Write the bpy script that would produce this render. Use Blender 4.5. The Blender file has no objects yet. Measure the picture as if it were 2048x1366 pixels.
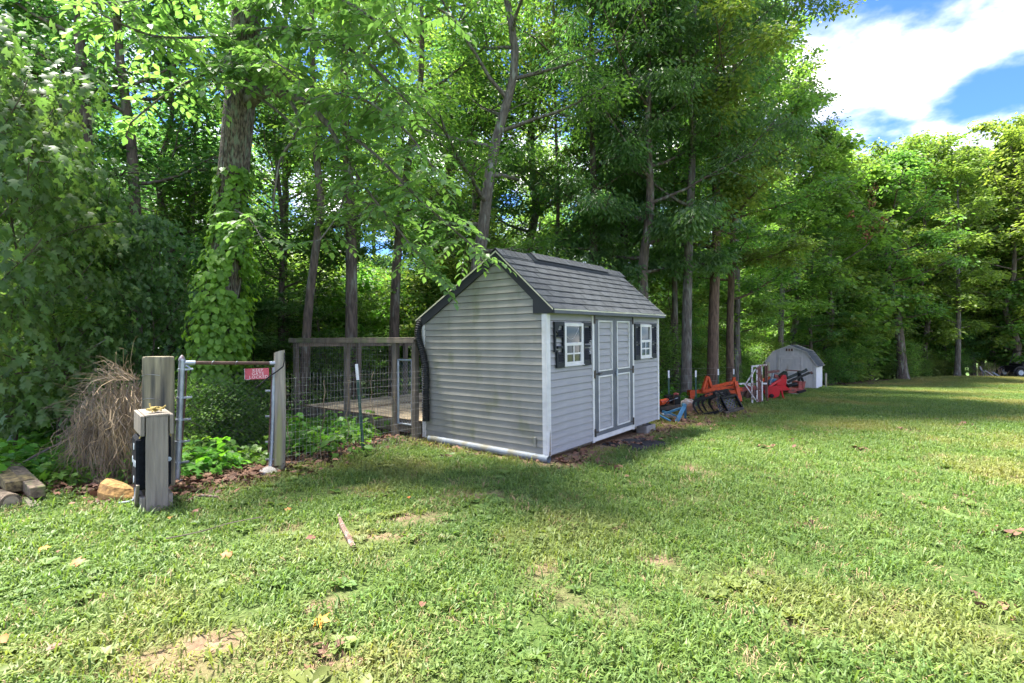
import bpy, bmesh, math, random
import numpy as np
from mathutils import Vector, Matrix

SC = bpy.context.scene
COL = SC.collection
R = random.Random(7)
NR = np.random.default_rng(11)

# ------------------------------------------------------------------ camera
CAMH, F = 1.63, 1045.0                       # eye height; focal length in 1/2048ths of the frame width
cam_d = bpy.data.cameras.new('camera'); cam = bpy.data.objects.new('camera', cam_d); COL.objects.link(cam)
cam.location = (0, 0, CAMH); cam.rotation_euler = (math.radians(90), 0, 0)
cam_d.sensor_width = 36.0; cam_d.lens = F / 2048 * 36; cam_d.clip_end = 2000; cam_d.clip_start = 0.05
SC.camera = cam

# ------------------------------------------------------------------ light
SUN_EL, SUN_AZ = 67.0, -62.0                  # azimuth clockwise from +Y (negative: to the left)
sun_d = bpy.data.lights.new('sun', 'SUN'); sun = bpy.data.objects.new('sun', sun_d); COL.objects.link(sun)
sun_d.energy = 1.1; sun_d.angle = math.radians(10.0); sun_d.color = (1.0, 0.95, 0.86)
_e, _a = math.radians(SUN_EL), math.radians(SUN_AZ)
SUN_DIR = Vector((math.sin(_a) * math.cos(_e), math.cos(_a) * math.cos(_e), math.sin(_e)))
sun.rotation_euler = SUN_DIR.to_track_quat('Z', 'Y').to_euler()
sun.location = (0, 0, 60)

W = bpy.data.worlds.new('World'); SC.world = W; W.use_nodes = True
nt = W.node_tree; nt.nodes.clear()
def wn(t, **k):
    n = nt.nodes.new(t)
    for a, b in k.items(): setattr(n, a, b)
    return n
sky = wn('ShaderNodeTexSky', sky_type='NISHITA', sun_disc=False, sun_elevation=_e, sun_rotation=_a, altitude=200, air_density=1.0, dust_density=0.6, ozone_density=2.2)
bg = wn('ShaderNodeBackground'); bg.inputs['Strength'].default_value = 0.15
wo = wn('ShaderNodeOutputWorld')
tc = wn('ShaderNodeTexCoord'); sx = wn('ShaderNodeSeparateXYZ')
nt.links.new(tc.outputs['Generated'], sx.inputs[0])
zc = wn('ShaderNodeMath', operation='MAXIMUM'); nt.links.new(sx.outputs['Z'], zc.inputs[0]); zc.inputs[1].default_value = 0.0
za = wn('ShaderNodeMath', operation='ADD'); nt.links.new(zc.outputs[0], za.inputs[0]); za.inputs[1].default_value = 0.22
dx = wn('ShaderNodeMath', operation='DIVIDE'); nt.links.new(sx.outputs['X'], dx.inputs[0]); nt.links.new(za.outputs[0], dx.inputs[1])
dy = wn('ShaderNodeMath', operation='DIVIDE'); nt.links.new(sx.outputs['Y'], dy.inputs[0]); nt.links.new(za.outputs[0], dy.inputs[1])
cx = wn('ShaderNodeCombineXYZ'); nt.links.new(dx.outputs[0], cx.inputs[0]); nt.links.new(dy.outputs[0], cx.inputs[1]); cx.inputs[2].default_value = 11.2
cn = wn('ShaderNodeTexNoise'); cn.inputs['Scale'].default_value = 2.6; cn.inputs['Detail'].default_value = 9; cn.inputs['Roughness'].default_value = 0.52
nt.links.new(cx.outputs[0], cn.inputs['Vector'])
cr = wn('ShaderNodeMapRange'); cr.interpolation_type = 'SMOOTHSTEP'
cr.inputs['From Min'].default_value = 0.42; cr.inputs['From Max'].default_value = 0.71; cr.inputs['To Max'].default_value = 0.95
nt.links.new(cn.outputs['Fac'], cr.inputs['Value'])
skt = wn('ShaderNodeMix', data_type='RGBA', blend_type='MULTIPLY'); skt.inputs[0].default_value = 1.0
nt.links.new(sky.outputs[0], skt.inputs[6]); skt.inputs[7].default_value = (0.043, 0.066, 0.116, 1)
cm = wn('ShaderNodeMix', data_type='RGBA'); nt.links.new(cr.outputs[0], cm.inputs[0])
nt.links.new(skt.outputs[2], cm.inputs[6])
cn2 = wn('ShaderNodeTexNoise'); cn2.inputs['Scale'].default_value = 4.2; cn2.inputs['Detail'].default_value = 6; nt.links.new(cx.outputs[0], cn2.inputs['Vector'])
cs = wn('ShaderNodeMix', data_type='RGBA'); nt.links.new(cn2.outputs['Fac'], cs.inputs[0]); cs.inputs[6].default_value = (0.78, 0.76, 0.74, 1); cs.inputs[7].default_value = (2.1, 1.98, 1.82, 1)
nt.links.new(cs.outputs[2], cm.inputs[7])
nt.links.new(cm.outputs[2], bg.inputs['Color']); nt.links.new(bg.outputs[0], wo.inputs[0])

vs = SC.view_settings; vs.view_transform = 'Standard'; vs.look = 'None'; vs.gamma = 1; vs.use_curve_mapping = False
vs.exposure = 4.5
cy = SC.cycles
cy.max_bounces = 8; cy.diffuse_bounces = 4; cy.glossy_bounces = 2; cy.transmission_bounces = 6; cy.transparent_max_bounces = 6
cy.use_denoising = True; cy.sample_clamp_indirect = 4.0

# ------------------------------------------------------------------ helpers
WM = {}
def setp(o, label=None, cat=None, group=None, kind=None):
    if label: o['label'] = label
    if cat: o['category'] = cat
    if group: o['group'] = group
    if kind: o['kind'] = kind
    return o
def thing(name, label, cat, loc=(0, 0, 0), group=None, mat4=None):
    o = bpy.data.objects.new(name, None); COL.objects.link(o)
    m = mat4 if mat4 is not None else Matrix.Translation(Vector(loc))
    o.matrix_world = m; WM[o] = m.copy(); o.empty_display_size = 0.1
    return setp(o, label, cat, group)
def P(px, py, d):                             # measured direction + distance -> place in the world
    return Vector(((px - 1024) / F * d, d, CAMH + (683 - py) / F * d))
def link(name, me, parent=None, mat4=None):
    o = bpy.data.objects.new(name, me); COL.objects.link(o)
    if parent is not None: o.parent = parent
    if mat4 is not None: o.matrix_local = mat4
    WM[o] = (WM[parent] if parent is not None else Matrix()) @ (mat4 if mat4 is not None else Matrix())
    return o
def text_mesh(o):                             # lettering curve -> plain mesh
    dg = bpy.context.evaluated_depsgraph_get(); me_ = bpy.data.meshes.new_from_object(o.evaluated_get(dg)); n = link('lettering', me_, o.parent, o.matrix_basis.copy()); bpy.data.objects.remove(o); return n
class MB:
    def __init__(s): s.v = []; s.f = []
    def add(s, vs_, fs):
        n = len(s.v); s.v += [tuple(v) for v in vs_]; s.f += [tuple(i + n for i in f) for f in fs]; return s
    def hexa(s, p):                           # 8 points: bottom ring 0-3, top ring 4-7
        return s.add(p, [(3, 2, 1, 0), (4, 5, 6, 7), (0, 1, 5, 4), (1, 2, 6, 5), (2, 3, 7, 6), (3, 0, 4, 7)])
    def box(s, lo, hi):
        (a, b, c), (d, e, f) = lo, hi
        return s.hexa([(a, b, c), (d, b, c), (d, e, c), (a, e, c), (a, b, f), (d, b, f), (d, e, f), (a, e, f)])
    def beam(s, p, q, w, h, up=(0, 0, 1)):
        p, q = Vector(p), Vector(q); t = (q - p).normalized(); u = Vector(up)
        if abs(t.dot(u)) > 0.98: u = Vector((0, 1, 0))
        a = t.cross(u).normalized(); b = a.cross(t).normalized(); a *= w / 2; b *= h / 2
        return s.hexa([p - a - b, p + a - b, p + a + b, p - a + b, q - a - b, q + a - b, q + a + b, q - a + b])
    def tube(s, pts, rad, n=8, cap=True):
        pts = [Vector(p) for p in pts]; k = len(pts)
        if not hasattr(rad, '__len__'): rad = [rad] * k
        vs_, fs = [], []; ref = None
        for i, p in enumerate(pts):
            t = (pts[min(i + 1, k - 1)] - pts[max(i - 1, 0)])
            t = t.normalized() if t.length > 1e-9 else Vector((0, 0, 1))
            if ref is None: ref = Vector((1, 0, 0)) if abs(t.x) < 0.9 else Vector((0, 1, 0))
            a = (ref - t * ref.dot(t)).normalized(); b = t.cross(a); ref = a
            for j in range(n):
                an = 2 * math.pi * j / n
                vs_.append(p + (a * math.cos(an) + b * math.sin(an)) * rad[i])
        for i in range(k - 1):
            for j in range(n):
                j2 = (j + 1) % n; fs.append((i * n + j, i * n + j2, (i + 1) * n + j2, (i + 1) * n + j))
        if cap: fs.append(tuple(range(n))[::-1]); fs.append(tuple(range((k - 1) * n, k * n)))
        return s.add(vs_, fs)
    def cyl(s, p, q, r, n=12, r2=None): return s.tube([p, q], [r, r if r2 is None else r2], n)
    def prism(s, poly, ext):                  # planar polygon pushed along ext
        n = len(poly); e = Vector(ext); a = [Vector(p) for p in poly]
        return s.add(a + [p + e for p in a], [tuple(range(n))[::-1], tuple(range(n, 2 * n))] + [(i, (i + 1) % n, (i + 1) % n + n, i + n) for i in range(n)])
    def build(s, name, mat, parent=None, local=False, smooth=False, bevel=0.0, flip=False):
        v = np.array(s.v, dtype=float).reshape(-1, 3)
        if parent is not None and not local:
            m = np.array(WM[parent].inverted()); v = v @ m[:3, :3].T + m[:3, 3]
        me = bpy.data.meshes.new(name); me.from_pydata(v.tolist(), [], s.f)
        bm = bmesh.new(); bm.from_mesh(me)
        bmesh.ops.recalc_face_normals(bm, faces=bm.faces)
        if bevel > 0: bmesh.ops.bevel(bm, geom=list(bm.edges), offset=bevel, segments=1, affect='EDGES', clamp_overlap=True)
        bm.to_mesh(me); bm.free()
        if smooth:
            me.polygons.foreach_set('use_smooth', [True] * len(me.polygons))
            try: me.set_sharp_from_angle(angle=math.radians(40))
            except Exception: pass
        me.materials.append(mat)
        return link(name, me, parent)

# ------------------------------------------------------------------ materials
def newmat(name):
    m = bpy.data.materials.new(name); m.use_nodes = True
    return m, m.node_tree, m.node_tree.nodes['Principled BSDF']
def pbr(name, c1, c2=None, scale=8.0, rough=0.7, metal=0.0, bump=0.0, bscale=40.0, stretch=(1, 1, 1), c3=None, s3=2.0, t3=0.62, spec=0.3, vary=0.0, bdist=0.02, lo=0.35, hi=0.65, coord='Object'):
    m, t, b = newmat(name); N, L = t.nodes, t.links
    b.inputs['Roughness'].default_value = rough; b.inputs['Metallic'].default_value = metal
    b.inputs['Specular IOR Level'].default_value = spec
    tcn = N.new('ShaderNodeTexCoord'); mp = N.new('ShaderNodeMapping'); mp.inputs['Scale'].default_value = stretch
    L.new(tcn.outputs[coord], mp.inputs['Vector'])
    c2 = c2 or tuple(x * 0.75 for x in c1)
    n1 = N.new('ShaderNodeTexNoise'); n1.inputs['Scale'].default_value = scale; n1.inputs['Detail'].default_value = 6
    L.new(mp.outputs[0], n1.inputs['Vector'])
    mr = N.new('ShaderNodeMapRange'); mr.inputs['From Min'].default_value = lo; mr.inputs['From Max'].default_value = hi
    L.new(n1.outputs['Fac'], mr.inputs['Value'])
    mx = N.new('ShaderNodeMix'); mx.data_type = 'RGBA'; L.new(mr.outputs[0], mx.inputs[0])
    mx.inputs[6].default_value = (*c1, 1); mx.inputs[7].default_value = (*c2, 1); out = mx.outputs[2]
    if c3:
        n3 = N.new('ShaderNodeTexNoise'); n3.inputs['Scale'].default_value = s3; n3.inputs['Detail'].default_value = 8
        L.new(mp.outputs[0], n3.inputs['Vector'])
        r3 = N.new('ShaderNodeMapRange'); r3.inputs['From Min'].default_value = t3 - 0.06; r3.inputs['From Max'].default_value = t3 + 0.06
        L.new(n3.outputs['Fac'], r3.inputs['Value'])
        m3 = N.new('ShaderNodeMix'); m3.data_type = 'RGBA'; L.new(r3.outputs[0], m3.inputs[0]); L.new(out, m3.inputs[6]); m3.inputs[7].default_value = (*c3, 1); out = m3.outputs[2]
    if vary:
        oi = N.new('ShaderNodeObjectInfo'); vr = N.new('ShaderNodeMapRange'); vr.inputs['To Min'].default_value = 1 - vary; vr.inputs['To Max'].default_value = 1 + vary
        L.new(oi.outputs['Random'], vr.inputs['Value'])
        hs = N.new('ShaderNodeHueSaturation'); L.new(vr.outputs[0], hs.inputs['Value']); L.new(out, hs.inputs['Color']); out = hs.outputs[0]
    L.new(out, b.inputs['Base Color'])
    if bump:
        nb = N.new('ShaderNodeTexNoise'); nb.inputs['Scale'].default_value = bscale; nb.inputs['Detail'].default_value = 8
        L.new(mp.outputs[0], nb.inputs['Vector']); bp = N.new('ShaderNodeBump'); bp.inputs['Strength'].default_value = bump; bp.inputs['Distance'].default_value = bdist
        L.new(nb.outputs['Fac'], bp.inputs['Height']); L.new(bp.outputs[0], b.inputs['Normal'])
    return m
def leafmat(name, dark, light, trans, tfac=0.45, rough=0.42, hue=0.02, val=0.25, inst=None, spec=0.45):
    m, t, b = newmat(name); N, L = t.nodes, t.links
    at = N.new('ShaderNodeAttribute'); at.attribute_name = 'tint'
    mx = N.new('ShaderNodeMix'); mx.data_type = 'RGBA'; L.new(at.outputs['Fac'], mx.inputs[0]); mx.inputs[6].default_value = (*dark, 1); mx.inputs[7].default_value = (*light, 1)
    out = mx.outputs[2]; col_t = None
    if inst:                                   # second colour set chosen per tuft
        ia = N.new('ShaderNodeAttribute'); ia.attribute_type = 'INSTANCER'; ia.attribute_name = 'dry'
        m2 = N.new('ShaderNodeMix'); m2.data_type = 'RGBA'; L.new(ia.outputs['Fac'], m2.inputs[0]); L.new(out, m2.inputs[6]); m2.inputs[7].default_value = (*inst, 1); out = m2.outputs[2]
    oi = N.new('ShaderNodeObjectInfo')
    h1 = N.new('ShaderNodeMapRange'); h1.inputs['To Min'].default_value = 0.5 - hue; h1.inputs['To Max'].default_value = 0.5 + hue; L.new(oi.outputs['Random'], h1.inputs['Value'])
    wnz = N.new('ShaderNodeTexWhiteNoise'); wnz.noise_dimensions = '1D'; L.new(oi.outputs['Random'], wnz.inputs['W'])
    v1 = N.new('ShaderNodeMapRange'); v1.inputs['To Min'].default_value = 1 - val; v1.inputs['To Max'].default_value = 1 + val; L.new(wnz.outputs['Value'], v1.inputs['Value'])
    hs = N.new('ShaderNodeHueSaturation'); L.new(h1.outputs[0], hs.inputs['Hue']); L.new(v1.outputs[0], hs.inputs['Value']); L.new(out, hs.inputs['Color'])
    L.new(hs.outputs[0], b.inputs['Base Color']); b.inputs['Roughness'].default_value = rough; b.inputs['Specular IOR Level'].default_value = spec
    tr = N.new('ShaderNodeBsdfTranslucent')
    ml = N.new('ShaderNodeMix'); ml.data_type = 'RGBA'; ml.blend_type = 'MULTIPLY'; ml.inputs[0].default_value = 1.0
    L.new(hs.outputs[0], ml.inputs[6]); ml.inputs[7].default_value = (*trans, 1); L.new(ml.outputs[2], tr.inputs['Color'])
    ms = N.new('ShaderNodeMixShader'); ms.inputs[0].default_value = tfac
    L.new(b.outputs[0], ms.inputs[1]); L.new(tr.outputs[0], ms.inputs[2]); L.new(ms.outputs[0], N['Material Output'].inputs['Surface'])
    return m
M = {}
M['leaf'] = leafmat('woodland_leaf', (0.055, 0.112, 0.032), (0.158, 0.250, 0.056), (2.2, 2.5, 1.3), 0.5, 0.45, hue=0.025, val=0.3, spec=0.4)
M['leaf_light'] = leafmat('sun_tinted_leaf', (0.062, 0.118, 0.026), (0.185, 0.265, 0.058), (1.9, 2.1, 1.1), 0.5, 0.45, hue=0.03, val=0.3, spec=0.4)  # lighter copy of the woodland leaf, sunlit brightness put into its colour
M['leaf_dark'] = leafmat('glossy_leaf', (0.050, 0.112, 0.038), (0.118, 0.21, 0.062), (2.1, 2.6, 1.4), 0.46, 0.40, spec=0.45)
M['leaf_near'] = leafmat('near_leaf', (0.075, 0.145, 0.045), (0.145, 0.235, 0.075), (2.0, 2.3, 1.2), 0.42, 0.48, spec=0.45)
M['vine_leaf'] = leafmat('vine_leaf', (0.060, 0.155, 0.024), (0.125, 0.27, 0.036), (2.2, 2.2, 0.9), 0.42, 0.45, spec=0.3)
M['grass'] = leafmat('grass_blade', (0.076, 0.136, 0.030), (0.162, 0.236, 0.064), (1.7, 1.7, 0.8), 0.35, 0.5, hue=0.012, val=0.16, inst=(0.27, 0.235, 0.085), spec=0.25)
M['straw'] = pbr('dry_straw', (0.36, 0.27, 0.14), (0.22, 0.15, 0.08), 20, 0.8)
M['litter'] = pbr('dead_leaf', (0.20, 0.105, 0.062), (0.10, 0.052, 0.034), 9, 0.75, vary=0.45)
M['dead_red'] = pbr('browned_leaf', (0.23, 0.085, 0.04), (0.12, 0.05, 0.03), 9, 0.75)
M['bark'] = pbr('brown_bark', (0.14, 0.108, 0.082), (0.055, 0.044, 0.035), 6, 0.9, bump=1.0, bscale=14, stretch=(3, 3, 0.6), c3=(0.20, 0.20, 0.16), s3=2.5, t3=0.6)
M['bark_grey'] = pbr('grey_bark', (0.15, 0.132, 0.108), (0.065, 0.055, 0.045), 7, 0.9, bump=1.0, bscale=16, stretch=(3, 3, 0.7), c3=(0.19, 0.20, 0.165), s3=3, t3=0.60)
M['bark_red'] = pbr('reddish_bark', (0.175, 0.118, 0.080), (0.075, 0.05, 0.036), 6, 0.9, bump=1.0, bscale=14, stretch=(3, 3, 0.6))
M['bark_big'] = pbr('lichen_bark', (0.17, 0.138, 0.105), (0.05, 0.04, 0.032), 26, 0.95, bump=1.0, bscale=34, bdist=.06, lo=.42, hi=.58, stretch=(1.8, 1.8, 0.45), c3=(0.17, 0.20, 0.14), s3=12, t3=0.58)
# ------------------------------------------------------------------ terrain
EDGE = np.array([(-60, 1.0), (-6, 5.0), (-4.5, 5.22), (-3.5, 5.4), (-2.9, 5.75), (-2.45, 6.5), (-2.1, 7.4), (-1.6, 8.5), (-0.6, 10.6), (2.6, 11.6), (6.4, 16.2), (10.2, 21.5), (14, 27.6), (21.0, 31.3), (31.5, 38.5), (45, 41.5), (120, 48)])
def edge_dist(x, y):
    x = np.asarray(x, float); y = np.asarray(y, float)
    best = np.full(x.shape, 1e9); sgn = np.ones(x.shape)
    for (ax, ay), (bx, by) in zip(EDGE[:-1], EDGE[1:]):
        dx, dy = bx - ax, by - ay; t = np.clip(((x - ax) * dx + (y - ay) * dy) / (dx * dx + dy * dy), 0, 1)
        ex, ey = x - ax - t * dx, y - ay - t * dy; d = np.hypot(ex, ey)
        s = np.sign(dx * ey - dy * ex); up = d < best - 1e-9
        best = np.where(up, d, best); sgn = np.where(up, s, sgn)
    return best * sgn
def vnoise(x, y, s, seed=0):
    x = np.asarray(x, float) / s + 311.7 * seed; y = np.asarray(y, float) / s - 173.3 * seed
    xi, yi = np.floor(x), np.floor(y); fx, fy = x - xi, y - yi; fx = fx * fx * (3 - 2 * fx); fy = fy * fy * (3 - 2 * fy)
    h = lambda a, b: np.modf(np.abs(np.sin(a * 127.1 + b * 311.7 + seed * 17.17) * 43758.5453))[0]
    return (h(xi, yi) * (1 - fx) + h(xi + 1, yi) * fx) * (1 - fy) + (h(xi, yi + 1) * (1 - fx) + h(xi + 1, yi + 1) * fx) * fy
def fbm(x, y, s, seed=0): return (vnoise(x, y, s, seed) + 0.5 * vnoise(x, y, s / 2.1, seed + 1) + 0.25 * vnoise(x, y, s / 4.3, seed + 2)) / 1.75
def sstep(a, b, t): t = np.clip((t - a) / (b - a), 0, 1); return t * t * (3 - 2 * t)
def gz(x, y):
    x = np.asarray(x, float); y = np.asarray(y, float); e = edge_dist(x, y)
    q = np.maximum(0, y - 8.0); lawn = -0.04 * q * q / (q + 1.0)
    lawn = np.maximum(lawn, -1.45 - 0.004 * q)
    mound = 0.26 * np.exp(-((x - 33) ** 2 / 90 + (y - 37.0) ** 2 / 16)) - 0.10 * np.exp(-((x - 19) ** 2 / 30 + (y - 29.5) ** 2 / 9))
    ef = np.maximum(0, e - 0.6); drop = 9 * (1 - np.exp(-ef * 0.085 / 9))
    return lawn + mound - drop + 0.05 * (fbm(x, y, 2.6, 3) - 0.5) * sstep(2.0, 4.0, y) + 0.10 * (fbm(x, y, 1.3, 6) - 0.4) * sstep(0.4, 2.5, e)
def g1(x, y): return float(gz(np.array([x]), np.array([y]))[0])
# shed frame (used for footprints too)
SU = Vector((0.618, 0.786, 0.0175)).normalized(); SV = Vector((-0.786, 0.618, 0)).normalized(); SW = SU.cross(SV)
SO = Vector((0.48, 7.06, 0.083)); SHL, SHW = 3.75, 2.44
SM = Matrix(((SU.x, SV.x, SW.x, SO.x), (SU.y, SV.y, SW.y, SO.y), (SU.z, SV.z, SW.z, SO.z), (0, 0, 0, 1)))
def shed_uv(x, y): rx, ry = x - SO.x, y - SO.y; return rx * 0.618 + ry * 0.786, -rx * 0.786 + ry * 0.618
MATC = (1.98, 8.28)
def axis(fine0, fine1, step, lo, hi, gr):
    a = list(np.arange(fine0, fine1, step)); s = step; v = a[-1]
    while v < hi: s *= gr; v += s; a.append(v)
    s = step; v = fine0; b = []
    while v > lo: s *= gr; v -= s; b.append(v)
    return np.array(b[::-1] + a)
xs = axis(-7.5, 10.5, 0.11, -500, 500, 1.09); ys = axis(1.8, 14.0, 0.11, -60, 700, 1.07)
X, Y = np.meshgrid(xs, ys); nx, ny = len(xs), len(ys); xf, yf = X.ravel(), Y.ravel()
zf = gz(xf, yf); ef = edge_dist(xf, yf)
me = bpy.data.meshes.new('ground'); me.vertices.add(nx * ny)
me.vertices.foreach_set('co', np.stack([xf, yf, zf], 1).ravel())
i = np.arange((ny - 1) * (nx - 1)); r_, c_ = i // (nx - 1), i % (nx - 1); a0 = r_ * nx + c_
q4 = np.stack([a0, a0 + 1, a0 + 1 + nx, a0 + nx], 1).ravel()
me.loops.add(len(q4)); me.loops.foreach_set('vertex_index', q4)
me.polygons.add(len(i)); me.polygons.foreach_set('loop_start', np.arange(len(i)) * 4); me.polygons.foreach_set('loop_total', np.full(len(i), 4))
me.polygons.foreach_set('use_smooth', np.ones(len(i), bool)); me.update()
u_, v_ = shed_uv(xf, yf)
infp = (u_ > -0.05) & (u_ < SHL + 0.05) & (v_ > -0.05) & (v_ < SHW + 0.05)
near_shed = np.exp(-np.maximum(0, np.maximum(np.maximum(-u_, u_ - SHL), np.maximum(-v_, v_ - SHW))) / 0.22)
wob = (fbm(xf, yf, 0.9, 9) - 0.5) * 1.1
litter = sstep(-0.15, 0.45, ef + wob)
# bare earth: hand-placed worn spots plus a scatter of small ones
n_d = fbm(xf, yf, 0.75, 21); n_b = fbm(xf, yf, 3.2, 33)
dirt = 0.4 * sstep(0.72, 0.84, n_d + 0.22 * (n_b - 0.5))
for (px, py, rx, ry, w) in [(520, 1270, .42, .15, 1.1), (400, 1320, .34, .12, 1.0), (640, 1220, .3, .12, .8), (830, 1040, .34, .20, 1.0), (770, 1075, .3, .14, .8), (1085, 1135, .26, .14, .9), (690, 988, .45, .16, .9), (1330, 1115, .2, .12, .7), (1420, 940, .4, .3, .8), (1620, 1270, .2, .1, .7), (860, 1000, .3, .2, .5), (250, 1205, .3, .1, .8), (1150, 930, .5, .2, .7), (1380, 1245, .22, .1, .7), (740, 1320, .25, .08, .7), (930, 990, .5, .2, .6), (1060, 1320, .2, .08, .7), (1520, 1140, .3, .14, .6)]:
    p = P(px, py, CAMH * F / (py - 683))
    dirt = np.maximum(dirt, 1.5 * w * np.exp(-((xf - p.x + .5 * (n_b - .5)) / (.8 * rx)) ** 2 - ((yf - p.y + .3 * (n_d - .5)) / (.8 * ry)) ** 2) * sstep(.22, .78, fbm(xf, yf, 0.30, 61)) * 1.6)
for (px, py, d, rx, ry) in [(1795, 770, 31.5, 2.2, .8), (1900, 760, 36.5, 3, .6), (1975, 762, 37, 2.5, .6)]:
    p = P(px, py, d); dirt = np.maximum(dirt, np.exp(-((xf - p.x) / rx) ** 2 - ((yf - p.y) / ry) ** 2) * (0.3 + 1.1 * fbm(xf, yf, 1.0, 5)))
front = sstep(0.62, 0.05, -v_) * (v_ < 0.3) * (u_ > -0.3) * (u_ < SHL + 0.5)
gab = sstep(0.5, 0.05, -u_) * (u_ < 0.3) * (v_ > -0.4) * (v_ < SHW + 0.2)
dirt = np.maximum(dirt, 0.85 * np.maximum(front, gab) * (0.45 + n_d)); dirt = np.where(infp, 1, dirt)
equip = sstep(1.5, 0.3, np.abs(ef + 0.9)) * (xf > 2.8) * (xf < 6.2) * (yf > 9.5)
dirt = np.maximum(dirt, equip * (0.3 + n_d))
dirt = np.clip(dirt, 0, 1)
inmat = (np.abs((xf - MATC[0]) * 0.8 + (yf - MATC[1]) * 0.6) < 0.5) & (np.abs(-(xf - MATC[0]) * 0.6 + (yf - MATC[1]) * 0.8) < 0.36)
view = (np.abs(xf) < 1.02 * yf + 1.6) & (yf > 1.9)
onlawn = 1 - litter
dist = np.hypot(xf, yf)
keep = np.clip(1 - 0.9 * dirt, 0, 1) * onlawn * view * (~infp) * (~inmat)
dry = np.clip(0.7 * sstep(0.42, 0.72, fbm(xf, yf, 1.9, 41)) + 0.5 * dirt + 0.16 * sstep(0.5, 5, xf) + 0.16 * sstep(8, 18, yf) + 0.3 * sstep(26, 34, yf) - 0.34, 0, 0.9)
dry = np.maximum(dry, 0.8 * np.maximum(front, gab))
def attr(nm, a):
    at = me.attributes.new(nm, 'FLOAT', 'POINT'); at.data.foreach_set('value', np.asarray(a, np.float32))
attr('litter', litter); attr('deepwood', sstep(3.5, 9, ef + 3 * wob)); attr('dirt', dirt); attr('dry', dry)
clump = 0.55 + 0.9 * sstep(.30, .70, fbm(xf, yf, .38, 71))
attr('d_grass', keep * clump * 92 * sstep(17, 10, dist))
attr('d_weed', keep * (0.25 + 1.5 * sstep(.45, .65, fbm(xf, yf, 1.1, 51))) * 15 * sstep(12, 7, dist) )
attr('d_far', keep * 15 * sstep(9, 13, dist) * (dist < 60))
attr('d_litter', np.clip(litter * 1.0 + 0.004 * onlawn + 0.35 * np.clip(front + gab + equip, 0, 1) * (~infp), 0, 1) * view * 55 * sstep(24, 6, dist) * (~infp))
under = sstep(0.25, 1.6, ef + 0.9 * wob) * view * sstep(36, 22, dist)
u2 = (u_ > -0.2) & (u_ < 4.8) & (v_ > 2.3) & (v_ < 7.4)
strip = sstep(0.0, 0.5, -u_) * sstep(1.2, 0.6, -u_) * (v_ > 2.6) * (v_ < 6.5)
patch = (xf > -5.2) * (xf < -4.4) * np.exp(-((yf - 6.2) / .4) ** 2)
bare_gate = np.exp(-((xf + 3.1) / 0.8) ** 2 - ((yf - 6.0) / 0.55) ** 2)
bare_logs = np.exp(-((xf + 4.7) / 1.0) ** 2 - ((yf - 5.45) / 0.5) ** 2)
under = np.clip((under + 1.1 * strip + 0.8 * patch) * (1 - 0.95 * bare_gate) * (1 - 0.9 * bare_logs), 0, 1.3)
attr('d_under', np.where(u2 | infp, 0, under) * 13)
ground_me = me
# ground material
m, t, b = newmat('lawn_soil'); N, L = t.nodes, t.links
def nd(t_, **k):
    n = N.new(t_)
    for a, c in k.items(): setattr(n, a, c)
    return n
tcn = nd('ShaderNodeTexCoord')
def noise(sc, det=8, ro=0.6):
    n = nd('ShaderNodeTexNoise'); n.inputs['Scale'].default_value = sc; n.inputs['Detail'].default_value = det; n.inputs['Roughness'].default_value = ro
    L.new(tcn.outputs['Object'], n.inputs['Vector']); return n
def ramp(src, *st):
    r = nd('ShaderNodeValToRGB'); e = r.color_ramp.elements
    while len(e) < len(st): e.new(0.5)
    for k, (p_, c_) in enumerate(st): e[k].position = p_; e[k].color = (*c_, 1)
    L.new(src, r.inputs[0]); return r.outputs[0]
def mixc(fac, a, c):
    x = nd('ShaderNodeMix', data_type='RGBA')
    L.new(fac, x.inputs[0]); L.new(a, x.inputs[6]); L.new(c, x.inputs[7]); return x.outputs[2]
def at(nm): a = nd('ShaderNodeAttribute'); a.attribute_name = nm; return a.outputs['Fac']
gr = ramp(noise(38).outputs['Fac'], (0.32, (0.030, 0.048, 0.013)), (0.5, (0.072, 0.118, 0.026)), (0.68, (0.13, 0.165, 0.056)))
gd = ramp(noise(30).outputs['Fac'], (0.3, (0.10, 0.105, 0.035)), (0.55, (0.21, 0.20, 0.075)), (0.75, (0.30, 0.25, 0.12)))
di = ramp(noise(14).outputs['Fac'], (0.3, (0.12, 0.077, 0.05)), (0.5, (0.21, 0.138, 0.09)), (0.7, (0.30, 0.215, 0.15)))
li = ramp(noise(26, 10, 0.75).outputs['Fac'], (0.3, (0.035, 0.024, 0.018)), (0.48, (0.12, 0.068, 0.045)), (0.62, (0.20, 0.12, 0.08)), (0.75, (0.30, 0.22, 0.16)))
c = mixc(at('dry'), gr, gd); c = mixc(at('dirt'), c, di)
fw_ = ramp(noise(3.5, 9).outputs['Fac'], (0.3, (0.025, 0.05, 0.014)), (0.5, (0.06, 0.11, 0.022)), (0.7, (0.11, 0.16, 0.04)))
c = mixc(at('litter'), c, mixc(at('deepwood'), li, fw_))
L.new(c, b.inputs['Base Color']); b.inputs['Roughness'].default_value = 0.95; b.inputs['Specular IOR Level'].default_value = 0.15
bp = nd('ShaderNodeBump'); bp.inputs['Strength'].default_value = 0.9; bp.inputs['Distance'].default_value = 0.03
L.new(noise(45, 10, 0.7).outputs['Fac'], bp.inputs['Height']); L.new(bp.outputs[0], b.inputs['Normal'])
me.materials.append(m)
ground = link('ground', me); setp(ground, 'patchy green lawn sloping down to the woods', kind='structure')

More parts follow.
